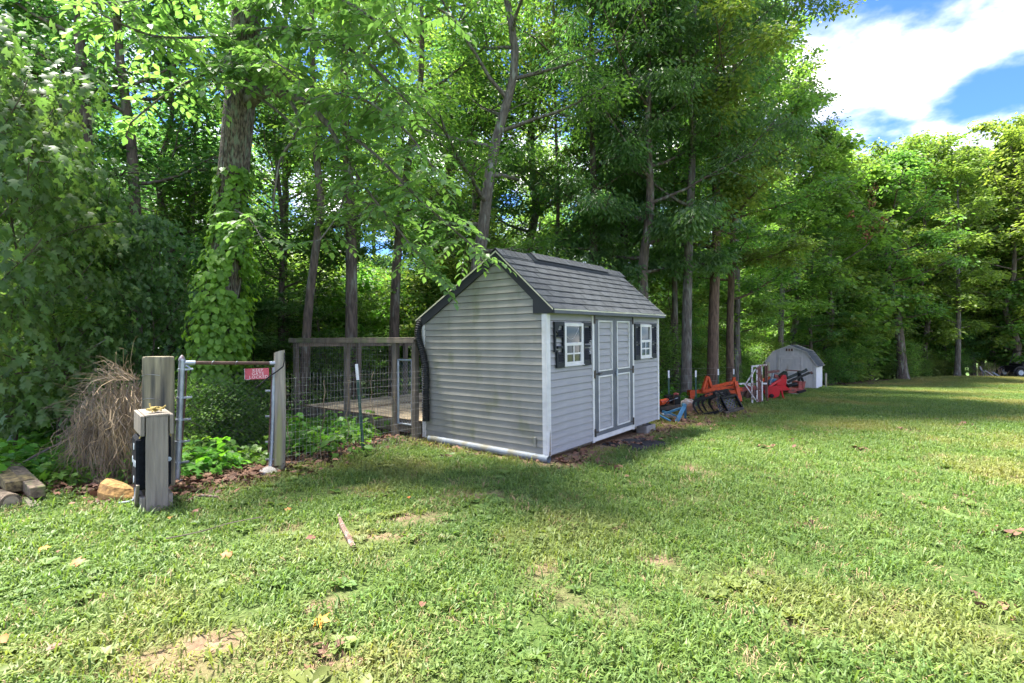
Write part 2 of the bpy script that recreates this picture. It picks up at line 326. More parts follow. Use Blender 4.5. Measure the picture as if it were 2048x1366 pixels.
# ------------------------------------------------------------------ leaf meshes (vectorised)
def unit(a): return a / np.maximum(np.linalg.norm(a, axis=-1, keepdims=True), 1e-9)
def leaf_mesh(name, c, d, nrm, size, mat, shape='rhomb', width=0.5, tint=None):
    """c centres, d pointing direction, nrm face normal, size length"""
    n = len(c); d = unit(d); s = unit(np.cross(d, nrm)); nn = np.cross(s, d); sz = size[:, None]
    if shape == 'rhomb':
        loc = [(-.5, 0, 0), (.05, width / 2, .10), (.5, 0, -.04), (.05, -width / 2, .10)]; faces = [(0, 2, 1), (0, 3, 2)]
    elif shape == 'ovate':
        w = width / 2
        loc = [(-.5, 0, 0), (-.22, w * .85, .07), (.12, w, .08), (.5, 0, -.10), (.12, -w, .08), (-.22, -w * .85, .07), (.0, 0, .0)]
        faces = [(0, 6, 2, 1), (6, 3, 2), (0, 5, 4, 6), (6, 4, 3)]
    elif shape == 'lobed':
        loc = [(-.35, 0, 0), (.02, .16, .04), (.30, .52, -.06), (.30, .20, .02), (.62, 0, -.10), (.30, -.20, .02), (.30, -.52, -.06), (.02, -.16, .04), (-.22, .42, -.05), (-.22, -.42, -.05)]
        faces = [(0, 1, 8), (0, 7, 1), (0, 9, 7), (1, 3, 2), (1, 7, 5, 3), (7, 6, 5), (3, 5, 4)]
    elif shape == 'clover':
        loc = []; faces = []
        for k in range(3):
            a = k * 2.094
            ca, sa = math.cos(a), math.sin(a); b0 = len(loc)
            for (x_, y_, z_) in [(0, 0, 0), (.3, .2, .03), (.5, 0, -.01), (.3, -.2, .03)]: loc.append((x_ * ca - y_ * sa, x_ * sa + y_ * ca, z_))
            faces += [(b0, b0 + 2, b0 + 1), (b0, b0 + 3, b0 + 2)]
    loc = np.array(loc); k = len(loc)
    v = c[:, None, :] + (loc[None, :, 0:1] * d[:, None, :] + loc[None, :, 1:2] * s[:, None, :] + loc[None, :, 2:3] * nn[:, None, :]) * sz[:, None, :]
    v = v.reshape(-1, 3); me = bpy.data.meshes.new(name); me.vertices.add(len(v)); me.vertices.foreach_set('co', v.ravel())
    ft = np.array([len(f) for f in faces]); fl = np.concatenate([np.array(f) for f in faces])
    idx = (np.arange(n)[:, None] * k + fl[None, :]).ravel(); tot = np.tile(ft, n); st = np.concatenate([[0], np.cumsum(tot)[:-1]])
    me.loops.add(len(idx)); me.loops.foreach_set('vertex_index', idx)
    me.polygons.add(len(tot)); me.polygons.foreach_set('loop_start', st); me.polygons.foreach_set('loop_total', tot); me.update()
    if tint is None: tint = NR.random(n)
    a = me.attributes.new('tint', 'FLOAT', 'POINT'); a.data.foreach_set('value', np.repeat(np.clip(tint, 0, 1), k).astype(np.float32))
    me.materials.append(mat); return me
def rnd_dirs(n, droop=0.3, spread=0.5):
    a = NR.random(n) * 2 * np.pi; z = -droop + NR.normal(0, spread, n)
    return unit(np.stack([np.cos(a), np.sin(a), z], 1))
def rnd_norm(n, tilt=0.7): return unit(np.stack([NR.normal(0, tilt, n), NR.normal(0, tilt, n), np.ones(n)], 1))

# ------------------------------------------------------------------ ground cover through geometry nodes
def cover(name, label, meshes, dens, smin, smax, tilt, seed):
    c = bpy.data.collections.new(name + '_kit')
    for k, mm in enumerate(meshes): c.objects.link(bpy.data.objects.new(name + '_tuft', mm))
    g = bpy.data.node_groups.new(name, 'GeometryNodeTree')
    g.interface.new_socket('Geometry', in_out='INPUT', socket_type='NodeSocketGeometry'); g.interface.new_socket('Geometry', in_out='OUTPUT', socket_type='NodeSocketGeometry')
    n = g.nodes; l = g.links; gi = n.new('NodeGroupInput'); go = n.new('NodeGroupOutput')
    d = n.new('GeometryNodeDistributePointsOnFaces'); d.inputs['Seed'].default_value = seed
    na = n.new('GeometryNodeInputNamedAttribute'); na.data_type = 'FLOAT'; na.inputs['Name'].default_value = dens
    l.new(gi.outputs[0], d.inputs['Mesh']); l.new(na.outputs['Attribute'], d.inputs['Density'])
    ci = n.new('GeometryNodeCollectionInfo'); ci.inputs['Collection'].default_value = c; ci.inputs['Separate Children'].default_value = True; ci.inputs['Reset Children'].default_value = True
    ip = n.new('GeometryNodeInstanceOnPoints'); ip.inputs['Pick Instance'].default_value = True
    rv = n.new('FunctionNodeRandomValue'); rv.data_type = 'FLOAT_VECTOR'; rv.inputs['Min'].default_value = (-tilt, -tilt, 0); rv.inputs['Max'].default_value = (tilt, tilt, 6.283)
    rs = n.new('FunctionNodeRandomValue'); rs.data_type = 'FLOAT'; rs.inputs[2].default_value = smin; rs.inputs[3].default_value = smax; rs.inputs['Seed'].default_value = 5
    l.new(d.outputs['Points'], ip.inputs['Points']); l.new(ci.outputs[0], ip.inputs['Instance']); l.new(rv.outputs['Value'], ip.inputs['Rotation']); l.new(rs.outputs[1], ip.inputs['Scale'])
    l.new(ip.outputs[0], go.inputs[0])
    o = link(name, ground_me); md = o.modifiers.new('scatter', 'NODES'); md.node_group = g
    return setp(o, label, kind='stuff')
def blades(rng, n, rad, lmin, lmax, wid, lean, straw=0.0):
    """a patch of bent grass blades as one mesh (2 quads + tip each)"""
    vs_, fs, tn = [], [], []
    for k in range(n):
        a = rng.random() * 6.283; r0 = rad * math.sqrt(rng.random()); x, y = r0 * math.cos(a), r0 * math.sin(a)
        az = rng.random() * 6.283; L_ = rng.uniform(lmin, lmax); le = lean * rng.uniform(0.4, 1.3); w = wid * rng.uniform(0.6, 1.25)
        dx, dy = math.cos(az), math.sin(az); px_, py_ = -dy * w / 2, dx * w / 2; b0 = len(vs_)
        h1, r1 = L_ * .55 * math.cos(le * .6), L_ * .55 * math.sin(le * .6)
        h2, r2 = h1 + L_ * .45 * math.cos(min(le * 1.5, 2.0)), r1 + L_ * .45 * math.sin(min(le * 1.5, 2.0))
        h2 = max(h2, 0.004)
        vs_ += [(x - px_ * .6, y - py_ * .6, -.01), (x + px_ * .6, y + py_ * .6, -.01), (x + dx * r1 + px_, y + dy * r1 + py_, h1), (x + dx * r1 - px_, y + dy * r1 - py_, h1), (x + dx * r2, y + dy * r2, h2)]
        fs += [(b0, b0 + 1, b0 + 2, b0 + 3), (b0 + 3, b0 + 2, b0 + 4)]; tn += [rng.random()] * 5
    me = bpy.data.meshes.new('grass_patch'); me.from_pydata(vs_, [], fs)
    a = me.attributes.new('tint', 'FLOAT', 'POINT'); a.data.foreach_set('value', np.array(tn, np.float32)); return me
near_k, far_k, weed_k = [], [], []
for k in range(7):
    mm = blades(R, 40, 0.12, 0.035, 0.09, 0.0085, 1.3); mm.materials.append(M['grass']); near_k.append(mm)
for k in range(2):
    mm = blades(R, 34, 0.12, 0.05, 0.13, 0.0110, 1.45); mm.materials.append(M['grass']); near_k.append(mm)
mm = blades(R, 30, 0.13, 0.03, 0.09, 0.004, 1.35); mm.materials.append(M['straw']); near_k.append(mm)
for k in range(5):
    mm = blades(R, 90, 0.26, 0.035, 0.085, 0.011, 0.95); mm.materials.append(M['grass']); far_k.append(mm)
for k in range(3):      # clover
    n = 46; r0 = 0.15 * np.sqrt(NR.random(n)); a = NR.random(n) * 6.283
    weed_k.append(leaf_mesh('clover_patch', np.stack([r0 * np.cos(a), r0 * np.sin(a), NR.uniform(.02, .05, n)], 1), rnd_dirs(n, 0, .15), rnd_norm(n, .35), NR.uniform(.018, .032, n), M['grass'], 'clover', tint=NR.random(n) * .35))
for k in range(3):      # flat broad-leaved rosette
    n = 9; a = np.arange(n) * 2.4; d_ = np.stack([np.cos(a), np.sin(a), np.full(n, .35)], 1); s_ = NR.uniform(.05, .10, n)
    weed_k.append(leaf_mesh('broadleaf_weed', d_ * s_[:, None] * .55 + np.array([0, 0, .008]), d_, rnd_norm(n, .2), s_, M['grass'], 'ovate', .55, tint=NR.random(n) * .6))
cover('grass', 'short patchy green grass of the lawn', near_k, 'd_grass', 0.75, 1.3, 0.18, 3)
cover('far_grass', 'mown grass of the far lawn', far_k, 'd_far', 0.8, 1.3, 0.1, 4)
cover('lawn_weeds', 'clover and broad-leaved weeds growing in the lawn', weed_k, 'd_weed', 0.7, 1.3, 0.12, 5)
lit_k = []
for k in range(4):
    n = 14; c = np.stack([NR.normal(0, .11, n), NR.normal(0, .11, n), NR.uniform(.004, .035, n)], 1)
    lit_k.append(leaf_mesh('dead_leaf_patch', c, rnd_dirs(n, 0, .3), rnd_norm(n, .55), NR.uniform(.05, .11, n), M['litter'], ('lobed', 'ovate')[k % 2], .55))
cover('leaf_litter', 'brown dead leaves covering the ground along the wood edge', lit_k, 'd_litter', 0.7, 1.2, 0.2, 6)
und_k = []
for k in range(5):
    n = 60; a = NR.random(n) * 6.283; r0 = .28 * np.sqrt(NR.random(n)); h = NR.uniform(.06, .42, n) * (1 - r0 / .45)
    c = np.stack([r0 * np.cos(a), r0 * np.sin(a), h], 1); d_ = unit(np.stack([np.cos(a), np.sin(a), NR.normal(-.2, .35, n)], 1))
    und_k.append(leaf_mesh('undergrowth_plant', c, d_, rnd_norm(n, .45), NR.uniform(.06, .12, n), M['vine_leaf'], ('ovate', 'lobed')[k % 2], .62))
cover('undergrowth', 'low leafy green undergrowth and creeper on the wood floor', und_k, 'd_under', 0.7, 1.5, 0.2, 8)
# ------------------------------------------------------------------ grey shed
M['siding'] = pbr('grey_vinyl', (0.290, 0.286, 0.283), (0.25, 0.246, 0.243), 3, 0.5, bump=0.06, bscale=60, stretch=(1, 1, 6))
M['siding_algae'] = pbr('weathered_vinyl', (0.255, 0.248, 0.215), (0.212, 0.206, 0.172), 2.2, 0.55, bump=0.06, bscale=60, stretch=(1.5, 1.5, .9), c3=(0.178, 0.178, 0.122), s3=2.4, t3=0.64)
M['white'] = pbr('white_vinyl', (0.62, 0.61, 0.59), (0.52, 0.51, 0.48), 5, 0.45, c3=(0.50, 0.48, 0.40), s3=5, t3=0.70)
M['cream'] = pbr('cream_drip_edge', (0.62, 0.60, 0.42), (0.50, 0.49, 0.34), 6, 0.5)
M['charcoal'] = pbr('charcoal_trim', (0.026, 0.029, 0.032), (0.02, 0.022, 0.025), 5, 0.6, spec=.2)
M['slate'] = pbr('slate_trim', (0.08, 0.088, 0.096), (0.063, 0.07, 0.077), 5, 0.5, c3=(0.17, 0.18, 0.19), s3=7, t3=0.68)
M['doorgrey'] = pbr('door_paint', (0.112, 0.120, 0.130), (0.090, 0.098, 0.107), 5, 0.5, c3=(0.13, 0.14, 0.15), s3=9, t3=0.68)
M['shutter'] = pbr('shutter_plastic', (0.014, 0.019, 0.022), (0.010, 0.013, 0.015), 5, 0.5, spec=.2)
M['shingle'] = pbr('grey_shingle', (0.064, 0.072, 0.077), (0.046, 0.052, 0.056), 3.5, 0.9, bump=0.8, bscale=220, vary=0.14, c3=(0.09, 0.098, 0.103), s3=2.0, t3=0.66)
M['glass'], _t, _b = newmat('window_glass'); _b.inputs['Base Color'].default_value = (0.03, 0.04, 0.04, 1); _b.inputs['Roughness'].default_value = 0.06; _b.inputs['Specular IOR Level'].default_value = 0.5
M['rubber_roof'] = pbr('roof_felt', (0.03, 0.03, 0.033), (0.022, 0.022, 0.025), 8, 0.95)
M['dark'] = pbr('painted_lap_shade', (0.03, 0.03, 0.03), (0.02, 0.02, 0.02), 4, 0.9)  # near-black core colour paints the shade under the siding laps into their gaps
M['steel'] = pbr('dark_iron', (0.05, 0.048, 0.045), (0.09, 0.07, 0.055), 12, 0.5, metal=0.6)
M['galv'] = pbr('galvanised_steel', (0.42, 0.46, 0.52), (0.30, 0.33, 0.38), 10, 0.42, metal=0.65, c3=(0.22, 0.13, 0.09), s3=6, t3=0.70)
M['rust'] = pbr('rusted_steel', (0.13, 0.075, 0.055), (0.075, 0.045, 0.036), 14, 0.8, bump=0.3, bscale=60)
M['block'] = pbr('concrete_block', (0.28, 0.265, 0.245), (0.19, 0.18, 0.165), 9, 0.9, bump=0.5, bscale=60)
M['oldwood'] = pbr('grey_old_timber', (0.30, 0.255, 0.195), (0.17, 0.145, 0.11), 7, 0.85, bump=0.4, bscale=30, stretch=(1, 1, .25), c3=(0.16, 0.17, 0.09), s3=3, t3=0.6)

shed = thing('storage_shed', 'grey vinyl-sided storage shed with white-framed windows and double doors', 'shed', mat4=SM)
def sb(name, lo, hi, mat, par=None, bevel=0.0): return MB().box(lo, hi).build(name, mat, par or shed, local=True, bevel=bevel)
RV, RW = 0.84, 2.86                                  # ridge position and height (roof deck)
EFV, EFW, EBV, EBW = -0.13, 1.99, 2.56, 1.90         # front and back eave
fr = (RW - EFW) / (RV - EFV); bk = (RW - EBW) / (EBV - RV)
def roofw(v): return RW - (RV - v) * fr if v < RV else RW - (v - RV) * bk
# wall core (behind the siding)
core = MB(); pl = [(0.012, 0), (SHW - 0.012, 0), (SHW - 0.012, roofw(SHW) - .05), (RV, RW - .06), (0.012, roofw(0) - .05)]
core.prism([(0.012, v, w) for v, w in pl], (SHL - 0.024, 0, 0)); core.build('wall', M['dark'], shed, local=True)
# gable siding, one plank a course
CH = 0.1016
def vlim(w):
    lo = 0.0 if w < roofw(0) - .07 else RV - (RW - .07 - w) / fr
    hi = SHW if w < roofw(SHW) - .07 else RV + (RW - .07 - w) / bk
    return lo, hi
k = 0
while k * CH < RW - .12:
    w0, w1 = k * CH + 0.005, (k + 1) * CH - 0.001
    a, b_ = vlim(w0); c_, d_ = vlim(min(w1, RW - .075)); w1 = min(w1, RW - .075)
    a, b_, c_, d_ = a + .055, b_ - .055, c_ + .055, d_ - .055
    if w0 > roofw(0) - .08: a -= .05; c_ -= .05
    if w0 > roofw(SHW) - .08: b_ += .05; d_ += .05
    if b_ - a < 0.05: break
    if d_ < c_: c_ = d_ = (c_ + d_) / 2
    j = R.uniform(-.0015, .0015)
    m_ = MB().hexa([(-.017 + j, a, w0), (-.017 + j, b_, w0), (.010, b_, w0), (.010, a, w0), (-.002, c_, w1), (-.002, d_, w1), (.010, d_, w1), (.010, c_, w1)])
    m_.build('plank', M['siding_algae'], shed, local=True); k += 1
# front siding in two fields
shared = {}
for (u0, u1, tag_) in ((0.066, 1.205, 'a'), (2.662, SHL - .045, 'b')):
    for k in range(19):
        w0, w1 = k * CH + 0.005, (k + 1) * CH - 0.001
        if tag_ not in shared:
            o = MB().hexa([(u0, -.022, w0), (u1, -.022, w0), (u1, .010, w0), (u0, .010, w0), (u0, -.002, w1), (u1, -.002, w1), (u1, .010, w1), (u0, .010, w1)]).build('plank', M['siding'], shed, local=True)
            shared[tag_] = o.data
        else: link('plank', shared[tag_], shed, Matrix.Translation((0, R.uniform(-.0012, .0012), k * CH)))
# corner posts (white), door casings, sill strip
sb('corner_trim', (-.022, -.022, -.01), (.066, .0, 1.925), M['white'], bevel=.003)
sb('corner_trim', (-.0225, .0005, -.012), (.0, .062, 1.924), M['white'], bevel=.003)
sb('corner_trim', (SHL - .045, -.022, -.01), (SHL + .022, .03, 1.925), M['white'], bevel=.003)
sb('corner_trim', (-.022, SHW - .055, -.02), (.03, SHW + .02, 1.90), M['white'], bevel=.003)
for u0 in (1.207, 2.602): sb('door_casing', (u0, -.026, -.03), (u0 + .058, .0, 1.925), M['white'], bevel=.002)
sb('door_sill', (1.266, -.02, -.02), (2.601, .0, .055), M['white'], bevel=.002)
for u0, u1 in ((.067, 1.206), (2.661, SHL - .046)): sb('soffit_trim', (u0, -.03, 1.933), (u1, .0, 1.953), M['cream'])
sb('floor_skid', (.05, .15, -.10), (SHL - .1, .25, -.002), M['oldwood']); sb('floor_skid', (.05, 2.1, -.10), (SHL - .1, 2.2, -.002), M['oldwood'])
sb('outlet_cover', (-.035, .17, .10), (-.014, .215, .24), M['siding_algae'], bevel=.004)
sp = MB(); sp.prism([(.02, -.0235, .06), (.048, -.0235, .07), (.044, -.0235, .30), (.036, -.0235, .36), (.024, -.0235, .22)], (0, -.001, 0)); sp.build('rotted_patch', M['oldwood'], shed, local=True)
sp = MB(); sp.prism([(-.005, -.0235, .0), (.055, -.0235, .0), (.05, -.0235, .045), (.03, -.0235, .075), (.01, -.0235, .05)], (0, -.001, 0)); sp.build('rotted_patch', M['oldwood'], shed, local=True)
# doors
for side, (u0, u1) in enumerate(((1.268, 1.932), (1.936, 2.600))):
    D = MB(); pu0, pu1 = (1.375, 1.84) if side == 0 else (2.0, 2.47)
    zs = [(.06, .125), (.985, 1.055), (1.85, 1.932)]
    D.box((u0, -.028, .06), (pu0, -.002, 1.932)); D.box((pu1, -.028, .06), (u1, -.002, 1.932))
    for a, b_ in zs: D.box((pu0, -.028, a), (pu1, -.002, b_))
    door = D.build('door', M['doorgrey'], shed, local=True)
    for a, b_ in ((.125, .985), (1.055, 1.85)):
        T_ = MB(); g = .022
        T_.box((pu0, -.036, a), (pu0 + g, -.006, b_)); T_.box((pu1 - g, -.036, a), (pu1, -.006, b_)); T_.box((pu0 + g, -.036, a), (pu1 - g, -.006, a + g)); T_.box((pu0 + g, -.036, b_ - g), (pu1 - g, -.006, b_))
        T_.build('panel_frame', M['white'], door, local=True)
        n = round((b_ - a - 2 * g) / CH); h = (b_ - a - 2 * g) / n
        for k in range(n):
            w0 = a + g + k * h
            MB().hexa([(pu0 + g, -.026, w0 + .005), (pu1 - g, -.026, w0 + .005), (pu1 - g, -.004, w0 + .005), (pu0 + g, -.004, w0 + .005), (pu0 + g, -.008, w0 + h), (pu1 - g, -.008, w0 + h), (pu1 - g, -.004, w0 + h), (pu0 + g, -.004, w0 + h)]).build('slat', M['siding'], door, local=True)
    hu, sgn = (u0, 1) if side == 0 else (u1, -1)
    for w in (.12, 1.02, 1.86):
        H = MB(); H.box((min(hu - sgn * .03, hu + sgn * .012), -.037, w - .06), (max(hu - sgn * .03, hu + sgn * .012), -.0285, w + .06)); H.box((min(hu, hu + sgn * .10), -.034, w - .012), (max(hu, hu + sgn * .10), -.0285, w + .012)); H.cyl((hu, -.038, w - .065), (hu, -.038, w + .065), .007, 8)
        H.build('hinge', M['steel'], door, local=True)
    if side == 1:
        H = MB(); H.box((1.945, -.05, 1.0), (2.0, -.0285, 1.05)); H.cyl((1.955, -.055, .985), (1.955, -.055, 1.08), .008, 8); H.box((1.94, -.062, .945), (1.975, -.04, 1.0)); H.build('latch', M['galv'], door, local=True)
    else:
        H = MB(); H.cyl((1.36, -.06, 1.02), (1.44, -.06, 1.035), .008, 8); H.box((1.37, -.06, 1.01), (1.39, -.0285, 1.03)); H.build('handle', M['steel'], door, local=True)
# windows with shutters
def window(u0, u1, broken):
    w0, w1 = 1.20, 1.80; f = .045
    m_ = MB(); y0, y1 = -.05, -.004
    m_.box((u0, y0, w0), (u0 + f, y1, w1)); m_.box((u1 - f, y0, w0), (u1, y1, w1)); m_.box((u0 + f, y0, w1 - f), (u1 - f, y1, w1)); m_.box((u0 + f, y0, w0), (u1 - f, y1, w0 + f * 1.1))
    mid = (w0 + w1) / 2; m_.box((u0 + f, y0 + .004, mid - .022), (u1 - f, y1, mid + .022)); m_.box((u0 - .01, y0 - .012, w0 - .012), (u1 + .01, y1, w0 - .0005))
    wf = m_.build('window', M['white'], shed, local=True)
    sb('pane', (u0 + f, -.028, mid + .022), (u1 - f, -.022, w1 - f), M['glass'], wf)
    a, b_, c_, d_ = u0 + f, u1 - f, w0 + f * 1.1, mid - .022; um, wm = (a + b_) / 2, (c_ + d_) / 2; g = .011
    m_ = MB()
    for p_, q_ in (((a, -.044, c_), (a + .022, -.02, d_)), ((b_ - .022, -.044, c_), (b_, -.02, d_)), ((um - g, -.041, c_), (um + g, -.02, d_)), ((a + .022, -.0405, wm - g), (um - g, -.02, wm + g)), ((um + g, -.0405, wm - g), (b_ - .022, -.02, wm + g))): m_.box(p_, q_)
    m_.build('muntin', M['white'], wf, local=True)
    for p_, q_ in ((a + .022, um - g), (um + g, b_ - .022)):
        for r_0, s_ in ((c_, wm - g), (wm + g, d_)): sb('pane', (p_, -.030, r_0), (q_, -.025, s_), M['glass'], wf)
    if broken:
        pts = [(a + .02 + t_ * .36, -.0295, mid + .12 - .09 * math.sin(t_ * 3.4) + .10 * t_) for t_ in [i / 10 for i in range(11)]]
        MB().tube(pts, .0022, 4).build('crack', M['white'], wf, local=True)
def shutter(u0, u1, dmg):
    w0, w1 = 1.175, 1.815; y0, y1 = -.048, -.018; f = .03
    m_ = MB()
    if dmg == 'left': m_.box((u0, y0, 1.40), (u0 + f, y1, w1)); m_.box((u0 + .05, y0, w0), (u0 + .05 + f, y1, 1.42))
    else: m_.box((u0, y0, w0), (u0 + f, y1, w1))
    if dmg == 'right': m_.box((u1 - f, y0, 1.55), (u1, y1, w1)); m_.box((u1 - f - .012, y0, w0), (u1 - .012, y1, 1.34))
    else: m_.box((u1 - f, y0, w0), (u1, y1, w1))
    a0 = u0 + (.05 if dmg == 'left' else 0)
    m_.box((a0 + f, y0, w0), (u1 - f, y1, w0 + .075)); m_.box((u0 + f, y0, w1 - .055), (u1 - f, y1, w1))
    m_.box((a0 + f, y0 + .002, 1.445), (u1 - f, y1, 1.48))
    if dmg == 'left': m_ .prism([(u0 + .02, y0, w1 - .055), (u0 + .11, y0, w1 - .055), (u0 + .07, y0, w1 - .16), (u0 + .03, y0, w1 - .12)], (0, .02, 0))
    sh = m_.build('shutter', M['shutter'], shed, local=True)
    z = w0 + .08
    while z < w1 - .09:
        skip = (1.44 < z + .02 < 1.49) or (dmg == 'left' and (z > 1.70 or 1.37 < z < 1.60 and R.random() < .75)) or (dmg == 'right' and False)
        if not skip:
            x0, x1 = u0 + f, u1 - f
            if dmg == 'left': x0 = (u0 + .08 if z < 1.42 else u0 + f) + (R.uniform(0, .06) if z > 1.3 else 0)
            if dmg == 'right' and 1.34 < z < 1.55: x1 = u1 - f + R.uniform(-.03, .012)
            MB().hexa([(x0, y0 - .004, z), (x1, y0 - .004, z), (x1, y0 + .004, z), (x0, y0 + .004, z), (x0, y1 - .004, z + .036), (x1, y1 - .004, z + .036), (x1, y1, z + .036), (x0, y1, z + .036)]).build('louver', M['shutter'], sh, local=True)
        z += .0345
window(.386, .898, True); window(2.885, 3.355, False)
shutter(.14, .382, 'left'); shutter(.902, 1.14, 'right'); shutter(2.672, 2.880, None); shutter(3.360, 3.59, None)
# roof
RO0, RO1 = -.05, SHL + .07
rf = MB()
rf.prism([(RO0 + .012, EFV, EFW - .022), (RO0 + .012, RV, RW - .022), (RO0 + .012, EBV, EBW - .022), (RO0 + .012, EBV, EBW), (RO0 + .012, RV, RW), (RO0 + .012, EFV, EFW)], (RO1 - RO0 - .024, 0, 0))
roof = rf.build('roof', M['rubber_roof'], shed, local=True)
S = Vector((0, RV - EFV, RW - EFW)); SL = S.length; S /= SL; NN = Vector((0, -S.z, S.y))
tabw, expo = .305, .1435; tab_me = None; nrow = int(SL / expo) + 1
tb = MB(); tb.hexa([(.006, 0, .009), (tabw - .006, 0, .009), (tabw - .006, expo + .02, .001), (.006, expo + .02, .001), (.006, 0, .016), (tabw - .006, 0, .016), (tabw - .006, expo + .02, .004), (.006, expo + .02, .004)])
half = MB(); half.hexa([(.004, 0, .009), (tabw / 2 - .004, 0, .009), (tabw / 2 - .004, expo + .02, .001), (.004, expo + .02, .001), (.004, 0, .016), (tabw / 2 - .004, 0, .016), (tabw / 2 - .004, expo + .02, .004), (.004, expo + .02, .004)])
tab_o = half_o = None
for r in range(nrow):
    s0 = -.022 + r * expo
    if s0 > SL - .06: break
    u = RO0 - .002
    first = True
    while u < RO1 - .08:
        use_half = (first and r % 2) or (u + tabw > RO1 + .03); first = False
        o3 = Vector((0, EFV, EFW)) + S * s0 + NN * R.uniform(0, .0015)
        mt = Matrix(((1, S.x, NN.x, u), (0, S.y, NN.y, o3.y + R.uniform(-.003, .003)), (0, S.z, NN.z, o3.z), (0, 0, 0, 1)))
        if use_half:
            if half_o is None: half_o = half.build('shingle', M['shingle'], roof, local=True); half_o.matrix_local = mt
            else: link('shingle', half_o.data, roof, mt)
            u += tabw / 2
        else:
            if tab_o is None: tab_o = tb.build('shingle', M['shingle'], roof, local=True); tab_o.matrix_local = mt
            else: link('shingle', tab_o.data, roof, mt)
            u += tabw
# ridge caps over a raised vent
SB_ = Vector((0, EBV - RV, EBW - RW)).normalized(); NB = Vector((0, -SB_.z, SB_.y))
vent = MB(); h = .03
vent.prism([(.70, RV - S.y * .19, RW - S.z * .19 + .012), (.70, RV, RW + .012), (.70, RV + SB_.y * .19, RW + SB_.z * .19 + .012), (.70, RV + SB_.y * .19, RW + SB_.z * .19 + .012 + h), (.70, RV, RW + .02 + h), (.70, RV - S.y * .19, RW - S.z * .19 + .012 + h)], (2.46, 0, 0))
vent.build('ridge_vent', M['shutter'], roof, local=True)
cap = MB(); cw = .145
def capv(dw, u): return [(u, RV - S.y * .165, RW - S.z * .165 + dw), (u, RV, RW + dw + .006), (u, RV + SB_.y * .165, RW + SB_.z * .165 + dw)]
cap.add(capv(.016, 0) + capv(.010, cw + .02) + capv(.009, 0) + capv(.003, cw + .02), [(0, 1, 4, 3), (1, 2, 5, 4), (6, 9, 10, 7), (7, 10, 11, 8), (0, 6, 7, 1), (1, 7, 8, 2), (3, 4, 10, 9), (4, 5, 11, 10), (0, 3, 9, 6), (2, 8, 11, 5)])
cap_o = None; u = RO0 - .004
while u < RO1 - .1:
    dz = .016 + (h + .004 if .69 < u < 3.05 else 0)
    mt = Matrix.Translation((u, 0, dz))
    if cap_o is None: cap_o = cap.build('ridge_cap', M['shingle'], roof, local=True); cap_o.matrix_local = mt
    else: link('ridge_cap', cap_o.data, roof, mt)
    u += cw
# rake boards, fascia, drip edge, boxed eave return
for uu, ext in ((-.04, .022), (SHL + .018, .022)):
    rk = MB(); q = .10
    rk.prism([(uu, EFV, EFW - .024), (uu, RV, RW - .024), (uu, EBV, EBW - .024), (uu, EBV, EBW - .024 - q), (uu, EBV - .10, EBW - .024 - q), (uu, RV, RW - .024 - q * 1.35), (uu, .19, roofw(.19) - .024 - q * 1.35), (uu, .19, 1.928), (uu, EFV, 1.928)], (ext, 0, 0))
    rk.build('rake_board', M['charcoal'], shed, local=True)
for uu in (-.0445, SHL + .041):
    de = MB(); de.prism([(uu, EFV - .01, EFW - .002), (uu, RV, RW - .002), (uu, EBV + .01, EBW - .002), (uu, EBV + .01, EBW - .024), (uu, RV, RW - .026), (uu, EFV - .01, EFW - .024)], (.004, 0, 0)); de.build('drip_edge', M['cream'], shed, local=True)
sb('drip_edge', (RO0 + .02, EFV - .026, EFW - .022), (RO1 - .02, EFV - .0225, EFW - .003), M['cream'])
sb('fascia', (-.0175, EFV - .0215, 1.925), (SHL + .0175, EFV + .003, EFW - .023), M['slate'])
sb('soffit', (-.0175, EFV + .0035, 1.955), (SHL + .0175, -.031, 1.965), M['slate'])
sb('back_fascia', (-.0175, EBV - .02, EBW - .12), (SHL + .0175, EBV + .0, EBW - .024), M['slate'])

# cinder block, mat, pipe and downpipe by the shed
def loc_uv(u, v, w=0): return SM @ Vector((u, v, w))
p = loc_uv(SHL - .42, .03, 0); blk = thing('cinder_block', 'grey cinder block propping up the far front corner of the grey shed', 'block', (p.x, p.y, g1(p.x, p.y) - .02))
bl = MB(); dvec = SU.copy(); dvec.z = 0; dvec.normalize(); nv = Vector((-dvec.y, dvec.x, 0))
for a, b_ in ((-.20, -.165), (-.018, .018), (.165, .20)): bl.hexa([Vector(blk.location) + dvec * x_ + nv * y_ + Vector((0, 0, z_)) for z_ in (0, .155) for x_, y_ in ((a, -.07), (b_, -.07), (b_, .13), (a, .13))])
bl.hexa([Vector(blk.location) + dvec * x_ + nv * y_ + Vector((0, 0, z_)) for z_ in (.001, .154) for x_, y_ in ((-.1645, -.069), (.1645, -.069), (.1645, -.035), (-.1645, -.035))])
bl.hexa([Vector(blk.location) + dvec * x_ + nv * y_ + Vector((0, 0, z_)) for z_ in (.001, .154) for x_, y_ in ((-.1645, .095), (.1645, .095), (.1645, .129), (-.1645, .129))])
WM[blk] = blk.matrix_world.copy(); bl.build('block', M['block'], blk)
M['rubber'] = pbr('black_rubber', (0.018, 0.0175, 0.019), (0.034, 0.033, 0.034), 18, 0.9, bump=0.6, bscale=90)
mz = g1(*MATC) + .012
mt = thing('door_mat', 'black rubber mat lying in the grass before the shed doors', 'mat', (MATC[0], MATC[1], mz))
mb_ = MB(); a_, n_ = Vector((.8, .6, .012)), Vector((-.6, .8, .0)); c0 = Vector((MATC[0], MATC[1], mz))
gx, gy = 14, 9; vsx = []
